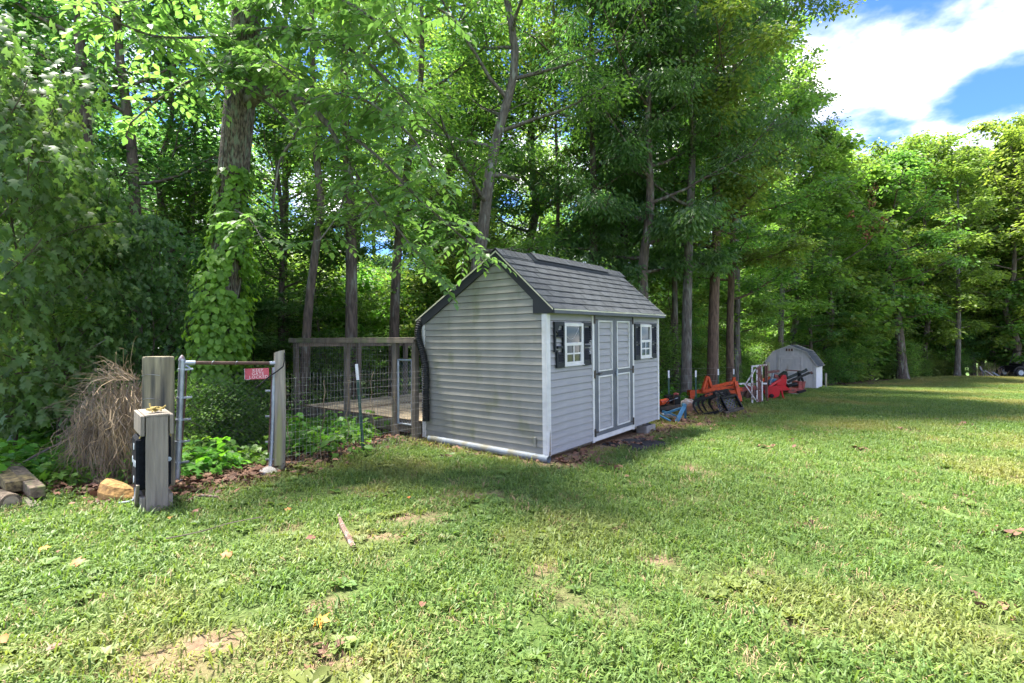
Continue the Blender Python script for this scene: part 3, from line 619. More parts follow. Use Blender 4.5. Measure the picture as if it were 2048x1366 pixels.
for j in range(gy + 1):
    for i_ in range(gx + 1):
        e_ = .02 * R.uniform(-1, 1) if i_ in (0, gx) or j in (0, gy) else 0
        vsx.append(c0 + a_ * (-.46 + .92 * i_ / gx + e_) + n_ * (-.33 + .66 * j / gy + e_) + Vector((0, 0, .012 * math.sin(i_ * .9) * math.cos(j * .7) + R.uniform(0, .004))))
mb_.add(vsx + [v - Vector((0, 0, .03)) for v in vsx], [(j * (gx + 1) + i_, j * (gx + 1) + i_ + 1, (j + 1) * (gx + 1) + i_ + 1, (j + 1) * (gx + 1) + i_) for j in range(gy) for i_ in range(gx)])
nb_ = (gx + 1) * (gy + 1); ring = [i_ for i_ in range(gx)] + [j * (gx + 1) + gx for j in range(gy)] + [gy * (gx + 1) + gx - i_ for i_ in range(gx)] + [(gy - j) * (gx + 1) for j in range(gy)]
mb_.f += [(ring[k], ring[(k + 1) % len(ring)], ring[(k + 1) % len(ring)] + nb_, ring[k] + nb_) for k in range(len(ring))]
mb_.build('mat', M['rubber'], mt)
M['pipe'] = pbr('blue_grey_pipe', (0.20, 0.235, 0.265), (0.145, 0.165, 0.185), 6, 0.5, c3=(0.14, 0.135, 0.10), s3=5, t3=0.60)
p0, p1 = loc_uv(-.10, -.09), loc_uv(-.11, 2.2)
pp = thing('drain_pipe', 'long blue-grey pipe lying on the ground along the gable wall', 'pipe', (p0.x, p0.y, g1(p0.x, p0.y) + .045))
mb_ = MB(); q0 = Vector((p0.x, p0.y, g1(p0.x, p0.y) + .045)); q1 = Vector((p1.x, p1.y, g1(p1.x, p1.y) + .08))
mb_.tube([q0, q0 + (q1 - q0) * .001, q1], [.052, .052, .052], 16, cap=False); mb_.tube([q1, q0 + (q1 - q0) * .0005], [.046, .046], 16, cap=False)
mb_.tube([q0 + (q1 - q0) * .02, q0 + (q1 - q0) * .05], [.056, .056], 16); mb_.build('pipe', M['pipe'], pp, smooth=True)
M['hose'] = pbr('black_corrugated_plastic', (0.010, 0.011, 0.011), (0.018, 0.019, 0.018), 6, 0.45)
key = [P(866, 634, 8.60), P(846, 640, 8.56), P(837, 655, 8.52), P(837, 676, 8.50), P(844, 703, 8.46), P(850.5, 735, 8.42), P(851.5, 780, 8.40), P(852, 842, 8.40)]
def spline(key, per):
    out = []
    for i in range(len(key) - 1):
        a, b_, c_, d_ = key[max(i - 1, 0)], key[i], key[i + 1], key[min(i + 2, len(key) - 1)]
        n = max(2, int((c_ - b_).length / per))
        for k in range(n):
            t_ = k / n; out.append(0.5 * ((2 * b_) + (c_ - a) * t_ + (2 * a - 5 * b_ + 4 * c_ - d_) * t_ * t_ + (3 * b_ - a - 3 * c_ + d_) * t_ ** 3))
    return out + [key[-1]]
pts = spline(key, .0085)
hs_ = thing('drain_hose', 'black corrugated downpipe bending down from the shed eave at its back corner', 'downpipe', pts[-1])
MB().tube(pts, [(.060 if (k // 2) % 2 else .050) for k in range(len(pts))], 16).build('hose', M['hose'], hs_)

# ------------------------------------------------------------------ deck beside the shed
M['deckwood'] = pbr('worn_decking', (0.52, 0.42, 0.29), (0.31, 0.24, 0.165), 5, 0.85, bump=0.3, bscale=40, stretch=(1, .4, 1), vary=0.25, c3=(0.13, 0.085, 0.055), s3=4, t3=0.6)
M['postwood'] = pbr('dark_weathered_post', (0.20, 0.165, 0.125), (0.105, 0.09, 0.072), 8, 0.88, bump=0.5, bscale=30, stretch=(1, 1, .2), vary=0.2, c3=(0.13, 0.145, 0.075), s3=3, t3=0.6)
DM = Matrix(((.618, -.786, 0, SO.x), (.786, .618, 0, SO.y), (0, 0, 1, 0.30), (0, 0, 0, 1)))
deck = thing('deck', 'low weathered timber deck with post-and-rail frame beside the grey shed', 'deck', mat4=DM)
DU, DV0, DV1 = 4.3, 2.50, 6.22; bw = .14; bd = None
for k in range(int(DU / bw)):
    mt4 = Matrix.Translation((k * bw, R.uniform(-.02, .02), R.uniform(-.003, .003)))
    if bd is None: bd = MB().box((.002, DV0, -.035), (bw - .004, DV1, 0)).build('board', M['deckwood'], deck, local=True); bd.matrix_local = mt4
    else: link('board', bd.data, deck, mt4)
def db(name, lo, hi, mat=M['postwood'], bevel=.004): return MB().box(lo, hi).build(name, mat, deck, local=True, bevel=bevel)
db('rim_joist', (-.042, DV0, -.20), (-.002, DV1 + .04, -.004)); db('rim_joist', (0, DV1 + .022, -.20), (DU, DV1 + .062, -.004))
for v in (2.56, 3.05, 4.45, DV1 + .02): db('post', (-.135, v - .045, -.42 if v > 2.6 else -.3), (-.045, v + .045, 1.36))
for u in (1.5, 2.9, DU): db('post', (u - .045, DV1 + .065, -.9), (u + .045, DV1 + .155, 1.34))
for v in (4.6,): db('post', (DU + .005, v - .045, -.9), (DU + .095, v + .045, 1.34))
db('top_rail', (-.16, DV0 - .05, 1.361), (-.02, DV1 + .2, 1.398)); db('side_rail', (-.162, 2.52, 1.305), (-.136, DV1 + .2, 1.36))
db('top_rail', (-.015, DV1 + .05, 1.342), (DU + .1, DV1 + .19, 1.378)); db('side_rail', (-.0, DV1 + .156, 1.22), (DU + .1, DV1 + .19, 1.341))
db('top_rail', (DU - .02, 2.55, 1.342), (DU + .12, DV1 + .048, 1.378))
db('leaf_edge', (-.03, DV0, .001), (.05, DV1, .006), M['litter'])
M['wire'] = pbr('fence_wire', (0.33, 0.335, 0.33), (0.12, 0.10, 0.085), 12, 0.5, metal=0.5)
M['wire_dark'] = pbr('dull_old_wire', (0.10, 0.10, 0.095), (0.06, 0.052, 0.045), 12, 0.7, metal=0.2)
def wire_grid(m_, a, b_, h0, h1, dxs, dzs, r=.0014, top_sag=0):
    a, b_ = Vector(a), Vector(b_); L_ = (b_ - a).length; n = int(L_ / dxs); t_ = (b_ - a) / n
    for k in range(n + 1):
        p_ = a + t_ * k; m_.tube([p_ + Vector((0, 0, h0)), p_ + Vector((0, 0, h1))], r, 3, False)
    z = h0
    while z < h1 + 1e-6:
        m_.tube([a + Vector((0, 0, z)), b_ + Vector((0, 0, z))], r, 3, False); z += dzs
w_ = MB(); wire_grid(w_, (-.138, 3.10, 0), (-.138, DV1, 0), -.2, 1.3, .075, .10, .002)
setp(w_.build('wire_mesh', M['wire'], deck, local=True), kind='stuff')
def chain(m_, a, b_, h0, h1, cell=.06, r=.0016):
    """diamond chain-link between two ground points"""
    a, b_ = Vector(a), Vector(b_); L_ = (b_ - a).length; d = (b_ - a) / L_; H = h1 - h0; pt = lambda s, z: a + d * s + Vector((0, 0, h0 + z))
    s = -H
    while s < L_:
        for sg in (1, -1):
            s0, s1 = (s, s + H) if sg > 0 else (s + H, s)
            z0, z1 = 0, H
            lo, hi = min(s0, s1), max(s0, s1)
            if hi <= 0 or lo >= L_: continue
            t0, t1 = 0.0, 1.0
            for lim in (0, L_):
                tt = (lim - s0) / (s1 - s0)
                if lim == 0: (t0, t1) = (max(t0, tt), t1) if s1 > s0 else (t0, min(t1, tt))
                else: (t0, t1) = (t0, min(t1, tt)) if s1 > s0 else (max(t0, tt), t1)
            if t1 - t0 < .01: continue
            m_.tube([pt(s0 + (s1 - s0) * t0, H * t0), pt(s0 + (s1 - s0) * t1, H * t1)], r, 3, False)
        s += cell * 1.35
gate = thing('deck_gate', 'narrow galvanised chain-link gate between deck post and shed corner', 'gate', mat4=DM @ Matrix.Translation((-.09, 0, 0)))
g_ = MB(); A, B_ = (0, 2.64, 0), (0, 2.98, 0)
for v in (2.64, 2.985): g_.cyl((0, v, -.06), (0, v, 1.03), .018, 10)
g_.cyl((0, 2.64, 1.02), (0, 2.985, 1.02), .018, 10); g_.cyl((0, 2.64, -.05), (0, 2.985, -.05), .018, 10); g_.build('frame', M['galv'], gate, local=True, smooth=True)
c_ = MB(); chain(c_, A, B_, -.05, 1.02, .05); setp(c_.build('chain_mesh', M['galv'], gate, local=True), kind='stuff')
# ------------------------------------------------------------------ gate, posts and fence by the wood edge
M['stump'] = pbr('grey_green_timber', (0.29, 0.255, 0.165), (0.145, 0.13, 0.09), 9, 0.9, bump=0.6, bscale=25, stretch=(1.6, 1.6, .14), c3=(0.055, 0.055, 0.05), s3=5, t3=0.57)
M['post_pale'] = pbr('pale_weathered_post', (0.36, 0.325, 0.26), (0.18, 0.16, 0.125), 10, 0.9, bump=0.5, bscale=25, stretch=(1.6, 1.6, .12), c3=(0.26, 0.27, 0.11), s3=3, t3=0.58)
M['greywood'] = pbr('painted_grey_board', (0.265, 0.23, 0.185), (0.185, 0.16, 0.13), 22, 0.85, bump=0.6, bscale=60, stretch=(1.5, 1.5, .12), c3=(0.12, 0.10, 0.08), s3=9, t3=0.64)
def ground_P(px, d, dz=0): p = P(px, 0, d); return Vector((p.x, d, g1(p.x, d) + dz))
# big round timber post
b0 = ground_P(317, 5.78); zt = P(0, 713, 5.78).z
bp_ = thing('timber_post', 'thick weathered round timber post topped flat, tallest left of the gate', 'post', b0)
mb_ = MB(); n = 22; prof = []
for z, s in ((b0.z - .1, 1.02), (b0.z + .4, 1.0), (b0.z + 1.0, .985), (zt - .035, .975), (zt - .008, .955), (zt, .90)):
    prof.append((z, s))
vv = []; ff = []
for z, s in prof:
    for j in range(n):
        a = 2 * math.pi * j / n; r = .151 * s * (1 + .035 * math.sin(3 * a + 1) + .02 * math.sin(7 * a))
        x_, y_ = r * math.cos(a), r * math.sin(a)
        if y_ < -.118: y_ = -.118
        vv.append((b0.x + x_, b0.y + y_, z))
for i in range(len(prof) - 1):
    for j in range(n): ff.append((i * n + j, i * n + (j + 1) % n, (i + 1) * n + (j + 1) % n, (i + 1) * n + j))
ff.append(tuple(range((len(prof) - 1) * n, len(prof) * n))); mb_.add(vv, ff); mb_.build('post', M['stump'], bp_, smooth=True)
for z in (zt - .20, zt - .46):
    mb_ = MB(); mb_.tube([(b0.x + .156 * math.cos(a), b0.y + .156 * math.sin(a) * .9, z + .01 * math.sin(3 * a)) for a in [math.pi * (.95 + .75 * i / 12) for i in range(13)]], .003, 5); mb_.build('wire_loop', M['wire'], bp_)
# galvanised gate with sign
gl, gr_ = ground_P(353, 6.0), ground_P(543, 6.62); zl = P(0, 722, 6.0).z; zr = P(0, 727, 6.6).z
gt = thing('garden_gate', 'chain-link gate with galvanised hinge pipe and rusty brown top rail', 'gate', gl)
lt = Vector((P(364, 0, 6.0).x, 6.0, zl)); ln = lt - gl
mb_ = MB(); mb_.cyl(gl - ln * .05, lt, .032, 14); mb_.build('hinge_post', M['galv'], gt, smooth=True)
mb_ = MB(); mb_.tube([lt, lt + Vector((0, 0, .02)), lt + Vector((0, 0, .055)), lt + Vector((0, 0, .07))], [.036, .036, .020, .004], 14); mb_.build('post_cap', M['galv'], gt, smooth=True)
rl, rr_ = P(368, 725.5, 6.02), P(549, 726.5, 6.62); mb_ = MB(); dirr = (rr_ - rl).normalized()
mb_.cyl(rl + dirr * .10, rr_ - dirr * .05, .021, 12); mb_.build('top_rail', M['rust'], gt, smooth=True)
mb_ = MB(); mb_.cyl(rl, rl + dirr * .11, .027, 12); mb_.tube([rl - dirr * .005 + Vector((0, 0, -.01)), rl + dirr * .05 + Vector((0, 0, -.055)), rl + dirr * .07 + Vector((0, 0, -.07))], .012, 8); mb_.build('elbow', M['galv'], gt, smooth=True)
mb_ = MB(); mb_.cyl(rr_ - dirr * .06, rr_ + dirr * .01, .025, 12); mb_.build('elbow', M['galv'], gt, smooth=True)
mb_ = MB(); mb_.tube([P(373, 740, 6.05), P(370, 800, 6.05), P(365, 870, 6.06), P(359, 955, 6.06)], .010, 8); mb_.build('tension_bar', M['rust'], gt)
mb_ = MB(); mb_.tube([P(544, 735, 6.62), P(542, 800, 6.62), P(537, 905, 6.6)], .010, 8); mb_.build('tension_bar', M['rust'], gt)
mb_ = MB(); mb_.tube([P(548, 735, 6.63), P(546, 830, 6.63), P(543, 900, 6.63), P(540, 940, 6.6)], .024, 10); mb_.build('latch_post', M['galv'], gt, smooth=True)
for f_ in (.93, .70, .52, .34, .17, .02):
    c0 = gl + ln * f_; mb_ = MB(); mb_.cyl(c0 - Vector((0, 0, .012)), c0 + Vector((0, 0, .012)), .039, 14); mb_.beam(c0 + Vector((.03, 0, 0)), c0 + Vector((.115, .03, .006)), .012, .022); mb_.build('hinge_band', M['galv'], gt, bevel=.001)
for z in (.75, .5, .25, .08):
    c0 = P(545, 935 - z * 205, 6.62); mb_ = MB(); mb_.beam(c0 + Vector((-.09, 0, 0)), c0 + Vector((.02, 0, 0)), .012, .02); mb_.build('tie_band', M['galv'], gt)
for f_ in (.30, .56, .97):
    c0 = rl + (rr_ - rl) * f_; mb_ = MB(); mb_.tube([c0 + Vector((.01 * math.sin(a), .025 * math.cos(a), .025 * math.sin(a))) for a in [i * .63 for i in range(11)]], .003, 5); mb_.build('tie_wire', M['galv'], gt)
mb_ = MB(); A = gl + Vector((.03, .05, 0)); B_ = Vector((rr_.x - .06, rr_.y, gl.z)); chain(mb_, A, B_, .06, 1.25, .062, .0013); setp(mb_.build('chain_mesh', M['wire_dark'], gt), kind='stuff')
# right timber post, concrete foot, strap
b1 = ground_P(558.5, 6.66); zt = P(0, 703, 6.66).z
wp = thing('fence_post', 'pale grey weathered wooden post at the latch side of the gate', 'post', b1)
mb_ = MB(); n = 14; vv = []; ff = []; lv = [-.05, .3, .7, 1.1, zt - b1.z - .01, zt - b1.z]
for i, z in enumerate(lv):
    for j in range(n):
        a = 6.283 * j / n; r = .066 * (1 + .05 * math.sin(2 * a + z * 2)) * (.97 if i == 5 else 1); vv.append((b1.x + r * math.cos(a) + .012 * math.sin(z * 2), b1.y + r * math.sin(a), b1.z + z + (.02 * math.cos(a) if i > 3 else 0)))
for i in range(5):
    for j in range(n): ff.append((i * n + j, i * n + (j + 1) % n, (i + 1) * n + (j + 1) % n, (i + 1) * n + j))
ff.append(tuple(range(5 * n, 6 * n))); mb_.add(vv, ff); mb_.build('post', M['post_pale'], wp, smooth=True)
ft = thing('concrete_footing', 'small grey concrete footing lump at the foot of the pale post', 'footing', ground_P(540, 6.45))
mb_ = MB(); c0 = Vector(ft.location); mb_.tube([c0 + Vector((0, 0, -.03)), c0 + Vector((0, 0, .03)), c0 + Vector((.01, 0, .055))], [.13, .12, .06], 11); WM[ft] = Matrix.Translation(c0); mb_.build('lump', M['block'], ft, smooth=True)
st = thing('rubber_strap', 'black rubber strap slung from the pale post down across the gate', 'strap', P(568, 730, 6.57))
mb_ = MB(); mb_.tube([P(569, 706, 6.62), P(568.5, 722, 6.56), P(566, 733, 6.54), P(555, 742, 6.54), P(540, 752, 6.52), P(522, 767, 6.5), P(512, 775, 6.5)], .0085, 6); mb_.build('strap', M['rubber'], st)
M['signred'] = pbr('faded_red_sign', (0.50, 0.090, 0.115), (0.43, 0.075, 0.095), 6, 0.5, c3=(0.12, 0.035, 0.035), s3=16, t3=0.75)
M['signwhite'] = pbr('sign_lettering', (0.75, 0.66, 0.64), (0.62, 0.5, 0.48), 30, 0.6)
s0, s1 = P(489, 748, 6.46), P(538, 747, 6.52)
sg = thing('gate_sign', 'small faded red metal sign reading KEEP GATE LOCKED on the gate', 'sign', (s0 + s1) / 2)
sd = (s1 - s0).normalized(); sn = Vector((sd.y, -sd.x, 0)); up = Vector((0, 0, 1)); w_, h_ = (s1 - s0).length / 2, .068
SGM = Matrix(((sd.x, 0, sn.x, 0), (sd.y, 0, sn.y, 0), (0, 1, sn.z, 0), (0, 0, 0, 1)))
sg.matrix_world = Matrix.Translation((s0 + s1) / 2) @ SGM @ Matrix.Rotation(math.radians(1.5), 4, 'Z'); WM[sg] = sg.matrix_world.copy()
MB().box((-w_, -h_, -.0015), (w_, h_, .0015)).build('board', M['signred'], sg, local=True)
for k, tx in enumerate(('KEEP', 'GATE', 'LOCKED')):
    fc = bpy.data.curves.new('lettering', 'FONT'); fc.body = tx; fc.size = .052; fc.extrude = .0008; fc.align_x = 'CENTER'; fc.align_y = 'CENTER'; fc.space_character = 1.12; fc.resolution_u = 2
    o = bpy.data.objects.new('lettering', fc); COL.objects.link(o); o.parent = sg; o.location = (.012 + .01 * (k == 2), .042 - k * .042, .0026); fc.materials.append(M['signwhite']); text_mesh(o)
mb_ = MB(); mb_.box((-w_ - .001, -h_ - .003, -.002), (-w_ + .004, h_ + .003, .0022)); mb_.box((-w_ + .005, -h_ - .003, -.002), (-w_ + .06, -h_ + .001, .0021)); mb_.build('bare_edge', M['galv'], sg, local=True)
for x_, y_ in ((-w_ + .02, h_ - .02), (w_ - .02, h_ - .02)):
    mb_ = MB(); mb_.cyl((x_, y_, .0), (x_, y_, .005), .005, 8); mb_.build('rivet', M['rust'], sg, local=True)

# ---- archery target hung on an H-shaped board stand
a_ = Vector((-.655, .755, 0)); bb = Vector((.755, .655, 0)); o0 = ground_P(314, 5.03)
stn = thing('target_stand', 'tan boarded target stand, an upright under a boxed top beam', 'stand', o0)
def ob(m_, A0, A1, B0, B1, Z0, Z1): m_.hexa([o0 + a_ * a + bb * b_ + Vector((0, 0, z)) for z in (Z0, Z1) for a, b_ in ((A0, B0), (A0, B1), (A1, B1), (A1, B0))]); return m_
ZT = .925
ob(MB(), -.02, .018, -.09, .09, -.03, ZT - .022).build('upright', M['greywood'], stn, bevel=.004)
ob(MB(), .50, .538, -.09, .09, -.03, ZT - .022).build('upright', M['greywood'], stn, bevel=.004)
ob(MB(), -.022, .56, -.10, .10, ZT - .021, ZT).build('top_board', M['greywood'], stn, bevel=.003)
ob(MB(), -.035, .57, -.132, -.101, ZT - .20, ZT - .004).build('side_board', M['greywood'], stn, bevel=.006)
ob(MB(), -.035, .57, .101, .132, ZT - .20, ZT - .004).build('side_board', M['greywood'], stn, bevel=.006)
ob(MB(), -.005, .50, -.13, -.092, -.02, .14).build('foot_board', M['greywood'], stn, bevel=.004)
ob(MB(), -.005, .50, .092, .13, -.02, .14).build('foot_board', M['greywood'], stn, bevel=.004)
m_ = MB(); m_.hexa([o0 + a_ * a + bb * b_ + Vector((0, 0, z)) for (a, b_, z) in ((.19, -.16, 0), (.19, -.135, 0), (.27, -.135, 0), (.27, -.16, 0), (.02, -.16, .26), (.02, -.135, .26), (.10, -.135, .26), (.10, -.16, .26))]); m_.build('brace', M['greywood'], stn)
M['foam'] = pbr('black_foam', (0.009, 0.011, 0.015), (0.005, 0.006, 0.008), 30, 0.9, spec=.15, bump=0.6, bscale=120)
M['dot'] = pbr('target_dot', (0.48, 0.55, 0.60), (0.33, 0.38, 0.42), 25, 0.8)
tg = thing('archery_target', 'black foam archery target block with pale dots hanging behind the upright', 'target', o0 + a_ * .2 + Vector((0, 0, .23)))
ob(MB(), .05, .42, -.16, .125, .20, .70).build('block', M['foam'], tg, bevel=.022)
def dot(A, B, Z, axis, r=.030):
    m_ = MB(); c0 = o0 + a_ * A + bb * B + Vector((0, 0, Z)); nrm = -bb if axis == 'b' else -a_; t1 = a_ if axis == 'b' else bb
    m_.prism([c0 + nrm * .0005 + t1 * r * math.cos(q) + Vector((0, 0, r * math.sin(q))) for q in [i * 2 * math.pi / 12 for i in range(12)]], nrm * .002); m_.build('dot', M['dot'], tg)
for A, Z in ((.23, .60), (.12, .45), (.34, .46), (.23, .44), (.24, .28)): dot(A, -.16, Z, 'b', .034)
for B, Z in ((.105, .47),): dot(.05, B, Z, 'a', .022)
rope = pbr('yellow_rope', (0.55, 0.42, 0.14), (0.38, 0.28, 0.09), 60, 0.8, bump=0.8, bscale=200)
rp = thing('rope', 'yellow rope knotted on top of the target stand', 'rope', o0 + a_ * .1 + Vector((0, 0, ZT + .012)))
m_ = MB(); tp = o0 + a_ * .14 + Vector((0, 0, ZT + .014))
for k in range(9):
    q = R.random() * 6.28; q2 = q + R.uniform(1.8, 3.6); r1_, r2_ = R.uniform(.04, .085), R.uniform(.04, .085)
    m_.tube(spline([tp + Vector((r1_ * math.cos(q), r1_ * math.sin(q), R.uniform(0, .035))), tp + Vector((R.uniform(-.02, .02), R.uniform(-.02, .02), .03 + R.uniform(0, .02))), tp + Vector((r2_ * math.cos(q2), r2_ * math.sin(q2), R.uniform(0, .03)))], .02), .008, 6)
m_.tube([tp, tp + Vector((-.05, 0, .05)), tp + Vector((-.06, .01, .075))], .008, 6); m_.tube([tp, tp + Vector((.07, 0, .03)), tp + Vector((.10, .01, .055))], .008, 6)
m_.build('knot', rope, rp)
m_ = MB(); m_.tube([o0 + a_ * .08 + bb * -.105 + Vector((0, 0, .74)), o0 + a_ * .07 + bb * -.15 + Vector((0, 0, .665))], .007, 6); m_.tube([o0 + a_ * .08 + bb * .105 + Vector((0, 0, .75)), o0 + a_ * .07 + bb * .125 + Vector((0, 0, .69))], .007, 6); m_.build('rope_end', rope, rp)
cb = thing('cable_conduit', 'pale blue-grey conduit curling out from under the archery target', 'conduit', ground_P(262, 5.15))
MB().tube(spline([P(271, 975, 5.2), P(271, 990, 5.18), P(266, 1000, 5.15), P(255, 1004, 5.12), P(238, 1006, 5.1)], .03), .012, 8).build('conduit', M['pipe'], cb, smooth=True)
cb = thing('red_cable', 'thin reddish cable hanging down the left foot of the target stand', 'cable', ground_P(285, 4.98))
MB().tube(spline([P(293, 988, 5.0), P(288, 996, 4.98), P(284, 1006, 4.96), P(283, 1020, 4.95)], .02), .006, 6).build('cable', M['rust'], cb)

# ---- dry vine tangle on the wire fence left of the post
M['dryvine'] = pbr('dry_vine', (0.33, 0.245, 0.145), (0.13, 0.095, 0.062), 3, 0.85, vary=0.2)
M['dryvine2'] = pbr('grey_dry_vine', (0.22, 0.18, 0.135), (0.11, 0.085, 0.065), 3, 0.85)
va, vb = Vector((-4.15, 5.95, 0)), Vector((-5.18, 6.42, 0)); vb2 = vb
vt = thing('dry_vine_tangle', 'heap of dry brown vines smothering the fence left of the round post', 'vine', (-4.6, 6.2, g1(-4.6, 6.2)))
for mtl, cnt in ((M['dryvine'], 470), (M['dryvine2'], 420)):
    m_ = MB()
    for k in range(cnt):
        s = R.random() ** .8; top = 1.22 - .45 * max(0, s - .45) / .55 + R.uniform(-.12, .05)
        base = va + (vb2 - va) * s + Vector((R.uniform(-.12, .12), R.uniform(-.30, .25), 0)); z0 = g1(base.x, base.y)
        L_ = R.uniform(.35, 1.1) * top; zt_ = top * R.uniform(.6, 1.06); pts = []; q = R.random() * 6.28
        drift = R.gauss(0, .22); wk = 0.0; rd = R.uniform(.0018, .0046)
        for i in range(9):
            f = i / 8; q += R.uniform(-1.3, 1.3); wk = wk * .6 + R.uniform(-.045, .045)
            pts.append(base + Vector((math.cos(q) * .04 + wk + f * drift, math.sin(q) * .05 - .10 * math.sin(f * 3) * R.random(), z0 + max(.01, zt_ - f * L_ + R.uniform(-.03, .03)))))
        m_.tube(pts, [rd * (1 - .5 * i / 8) for i in range(9)], 3, False)
    for k in range(cnt // 6):      # stray ends standing out at the top and to the left
        s = R.uniform(.1, 1.0); base = va + (vb2 - va) * s; z0 = g1(base.x, base.y) + 1.2 - .5 * max(0, s - .45) / .55
        d_ = Vector((R.uniform(-1.1, .2), R.uniform(-.4, .2), R.uniform(-.1, .45))).normalized() * R.uniform(.2, .55)
        p_ = base + Vector((0, R.uniform(-.2, .1), z0)); m_.tube([p_, p_ + d_ * .35 + Vector((R.uniform(-.05, .05), 0, .05)), p_ + d_ * .7 + Vector((R.uniform(-.05, .05), 0, R.uniform(0, .08))), p_ + d_ * .95 + Vector((0, 0, R.uniform(-.14, .04)))], [.0032, .0026, .002, .0012], 3, False)
    setp(m_.build('dry_stem', mtl, vt), kind='stuff')
fw = thing('chain_link_fence', 'old chain-link fence buried under the dry vines', 'fence', (-4.15, 6.0, g1(-4.15, 6.0)))
m_ = MB(); chain(m_, (-4.1, 6.0, g1(-4.1, 6.0)), (-5.3, 6.50, g1(-4.1, 6.0) - .05), .03, 1.05, .062, .0014); setp(m_.build('chain_mesh', M['wire_dark'], fw), kind='stuff')
MB().cyl((-5.32, 6.52, g1(-5.32, 6.52) - .1), (-5.32, 6.52, g1(-5.32, 6.52) + .95), .025, 8).build('post', M['postwood'], fw)

# ---- welded wire fence from the pale post to the shed, with T-post and climbing stems
fa, fb_ = Vector((-2.93, 6.72, 0)), Vector((-1.42, 8.50, 0)); fz = .02
fe = thing('wire_fence', 'rusty welded wire fence running from pale post to shed corner', 'fence', (fa.x, fa.y, g1(fa.x, fa.y)))
m_ = MB(); wire_grid(m_, fa, fb_, .05, 1.22, .05, .10, .0016); setp(m_.build('wire_mesh', M['wire'], fe), kind='stuff')
mv = MB()
for s in (.02, .24, .40, .58, .74):
    p_ = fa + (fb_ - fa) * s; z0 = g1(p_.x, p_.y); pts = []
    wx = 0.0; nst = R.randint(11, 16)
    for i in range(nst): wx = wx * .7 + R.uniform(-.035, .035); pts.append(p_ + Vector((wx, -.02 + R.uniform(-.01, .01), z0 - .02 + i * R.uniform(.070, .082))))
    MB().tube(spline(pts, .03), .0055, 5).build('climbing_stem', M['dryvine'], fe, smooth=True)
M['tpost'] = pbr('green_t_post', (0.035, 0.085, 0.06), (0.028, 0.065, 0.048), 8, 0.5)
M['tip'] = pbr('white_post_tip', (0.75, 0.75, 0.74), (0.65, 0.65, 0.63), 9, 0.5)
def tpost(base, top, label, group=None, w=.035):
    o = thing('t_post', label, 'fence post', base, group); base, top = Vector(base), Vector(top); sp_ = base + (top - base) * .82
    for a, b_, mm, nm in ((base - (top - base) * .05, sp_, M['tpost'], 'post'), (sp_, top, M['tip'], 'tip')):
        m_ = MB(); m_.beam(a, b_, w, .006, up=(0, 1, 0)); m_.beam(a + Vector((0, .015, 0)), b_ + Vector((0, .015, 0)), .005, .026, up=(0, 1, 0)); m_.build(nm, mm, o)
tpost(ground_P(727, 7.62, 0), P(713, 728, 7.62), 'green steel T-post with a white tip leaning in front of the deck', w=.042)

# ---- timbers, log, stump lump at the left edge
M['mossy'] = pbr('mossy_timber', (0.25, 0.195, 0.085), (0.10, 0.075, 0.04), 24, 0.92, bump=.35, bscale=60, lo=.4, hi=.6, c3=(0.045, 0.038, 0.026), s3=13, t3=0.6)
M['logwood'] = pbr('old_log', (0.19, 0.145, 0.10), (0.075, 0.058, 0.042), 24, 0.92, bump=.35, bscale=60, lo=.4, hi=.6, c3=(0.12, 0.13, 0.055), s3=9, t3=0.6)
M['cutwood'] = pbr('cut_log_end', (0.36, 0.29, 0.20), (0.22, 0.18, 0.13), 14, 0.9)
M['orangewood'] = pbr('split_orange_wood', (0.34, 0.20, 0.07), (0.16, 0.09, 0.035), 16, 0.9, bump=0.7, bscale=24, c3=(0.17, 0.17, 0.06), s3=4, t3=0.62)
q0, q1 = P(40, 972, 5.42), P(4, 930, 6.35)
o = thing('mossy_timber', 'wide mossy square timber lying at the left edge of the wood', 'timber', (q0 + q1) / 2); MB().beam(q0, q1, .22, .11).build('timber', M['mossy'], o, bevel=.005)
q0, q1 = P(76, 985, 5.25), P(22, 932, 6.2)
o = thing('old_beam', 'narrow dark old beam lying beside the mossy timber', 'timber', (q0 + q1) / 2); MB().beam(q0, q1, .12, .11).build('beam', M['logwood'], o, bevel=.005)
q0, q1 = P(22, 1005, 5.1), P(-40, 985, 5.7)
o = thing('cut_log', 'round cut log showing its pale end at the left edge', 'log', q0)
d_ = (q1 - q0).normalized(); m_ = MB(); m_.tube([q0, q0 + d_ * .05, q0 + d_ * .7], [.082, .088, .088], 14); m_.build('log', M['logwood'], o, smooth=True)
m_ = MB(); m_.cyl(q0 - d_ * .004, q0 - d_ * .001, .06, 14); m_.build('cut_face', M['cutwood'], o)
q0, q1 = P(69, 1016, 5.05), P(56, 998, 5.3)
o = thing('wood_offcut', 'short brown wood offcut on dead leaves before the beam', 'offcut', q0); MB().beam(q0, q1, .07, .045).build('offcut', M['postwood'], o, bevel=.004)
o = thing('split_stump', 'orange split stump block lying left of the target stand', 'stump', ground_P(236, 5.3))
m_ = MB(); c0 = ground_P(236, 5.35, -.03); lay = []
for z, s in ((0, 1), (.09, 1.0), (.17, .86), (.20, .62)):
    lay.append([c0 + Vector((.165 * s * math.cos(a) * (1 + .12 * math.sin(3 * a + 2)) - .25 * z, .15 * s * math.sin(a) + .3 * z, z + .05 * math.cos(a + 2.5) * (z > .05))) for a in [i * 6.283 / 11 for i in range(11)]])
m_.add([p_ for l_ in lay for p_ in l_], [(i * 11 + j, i * 11 + (j + 1) % 11, (i + 1) * 11 + (j + 1) % 11, (i + 1) * 11 + j) for i in range(3) for j in range(11)] + [tuple(range(33, 44))]); m_.build('stump', M['orangewood'], o)
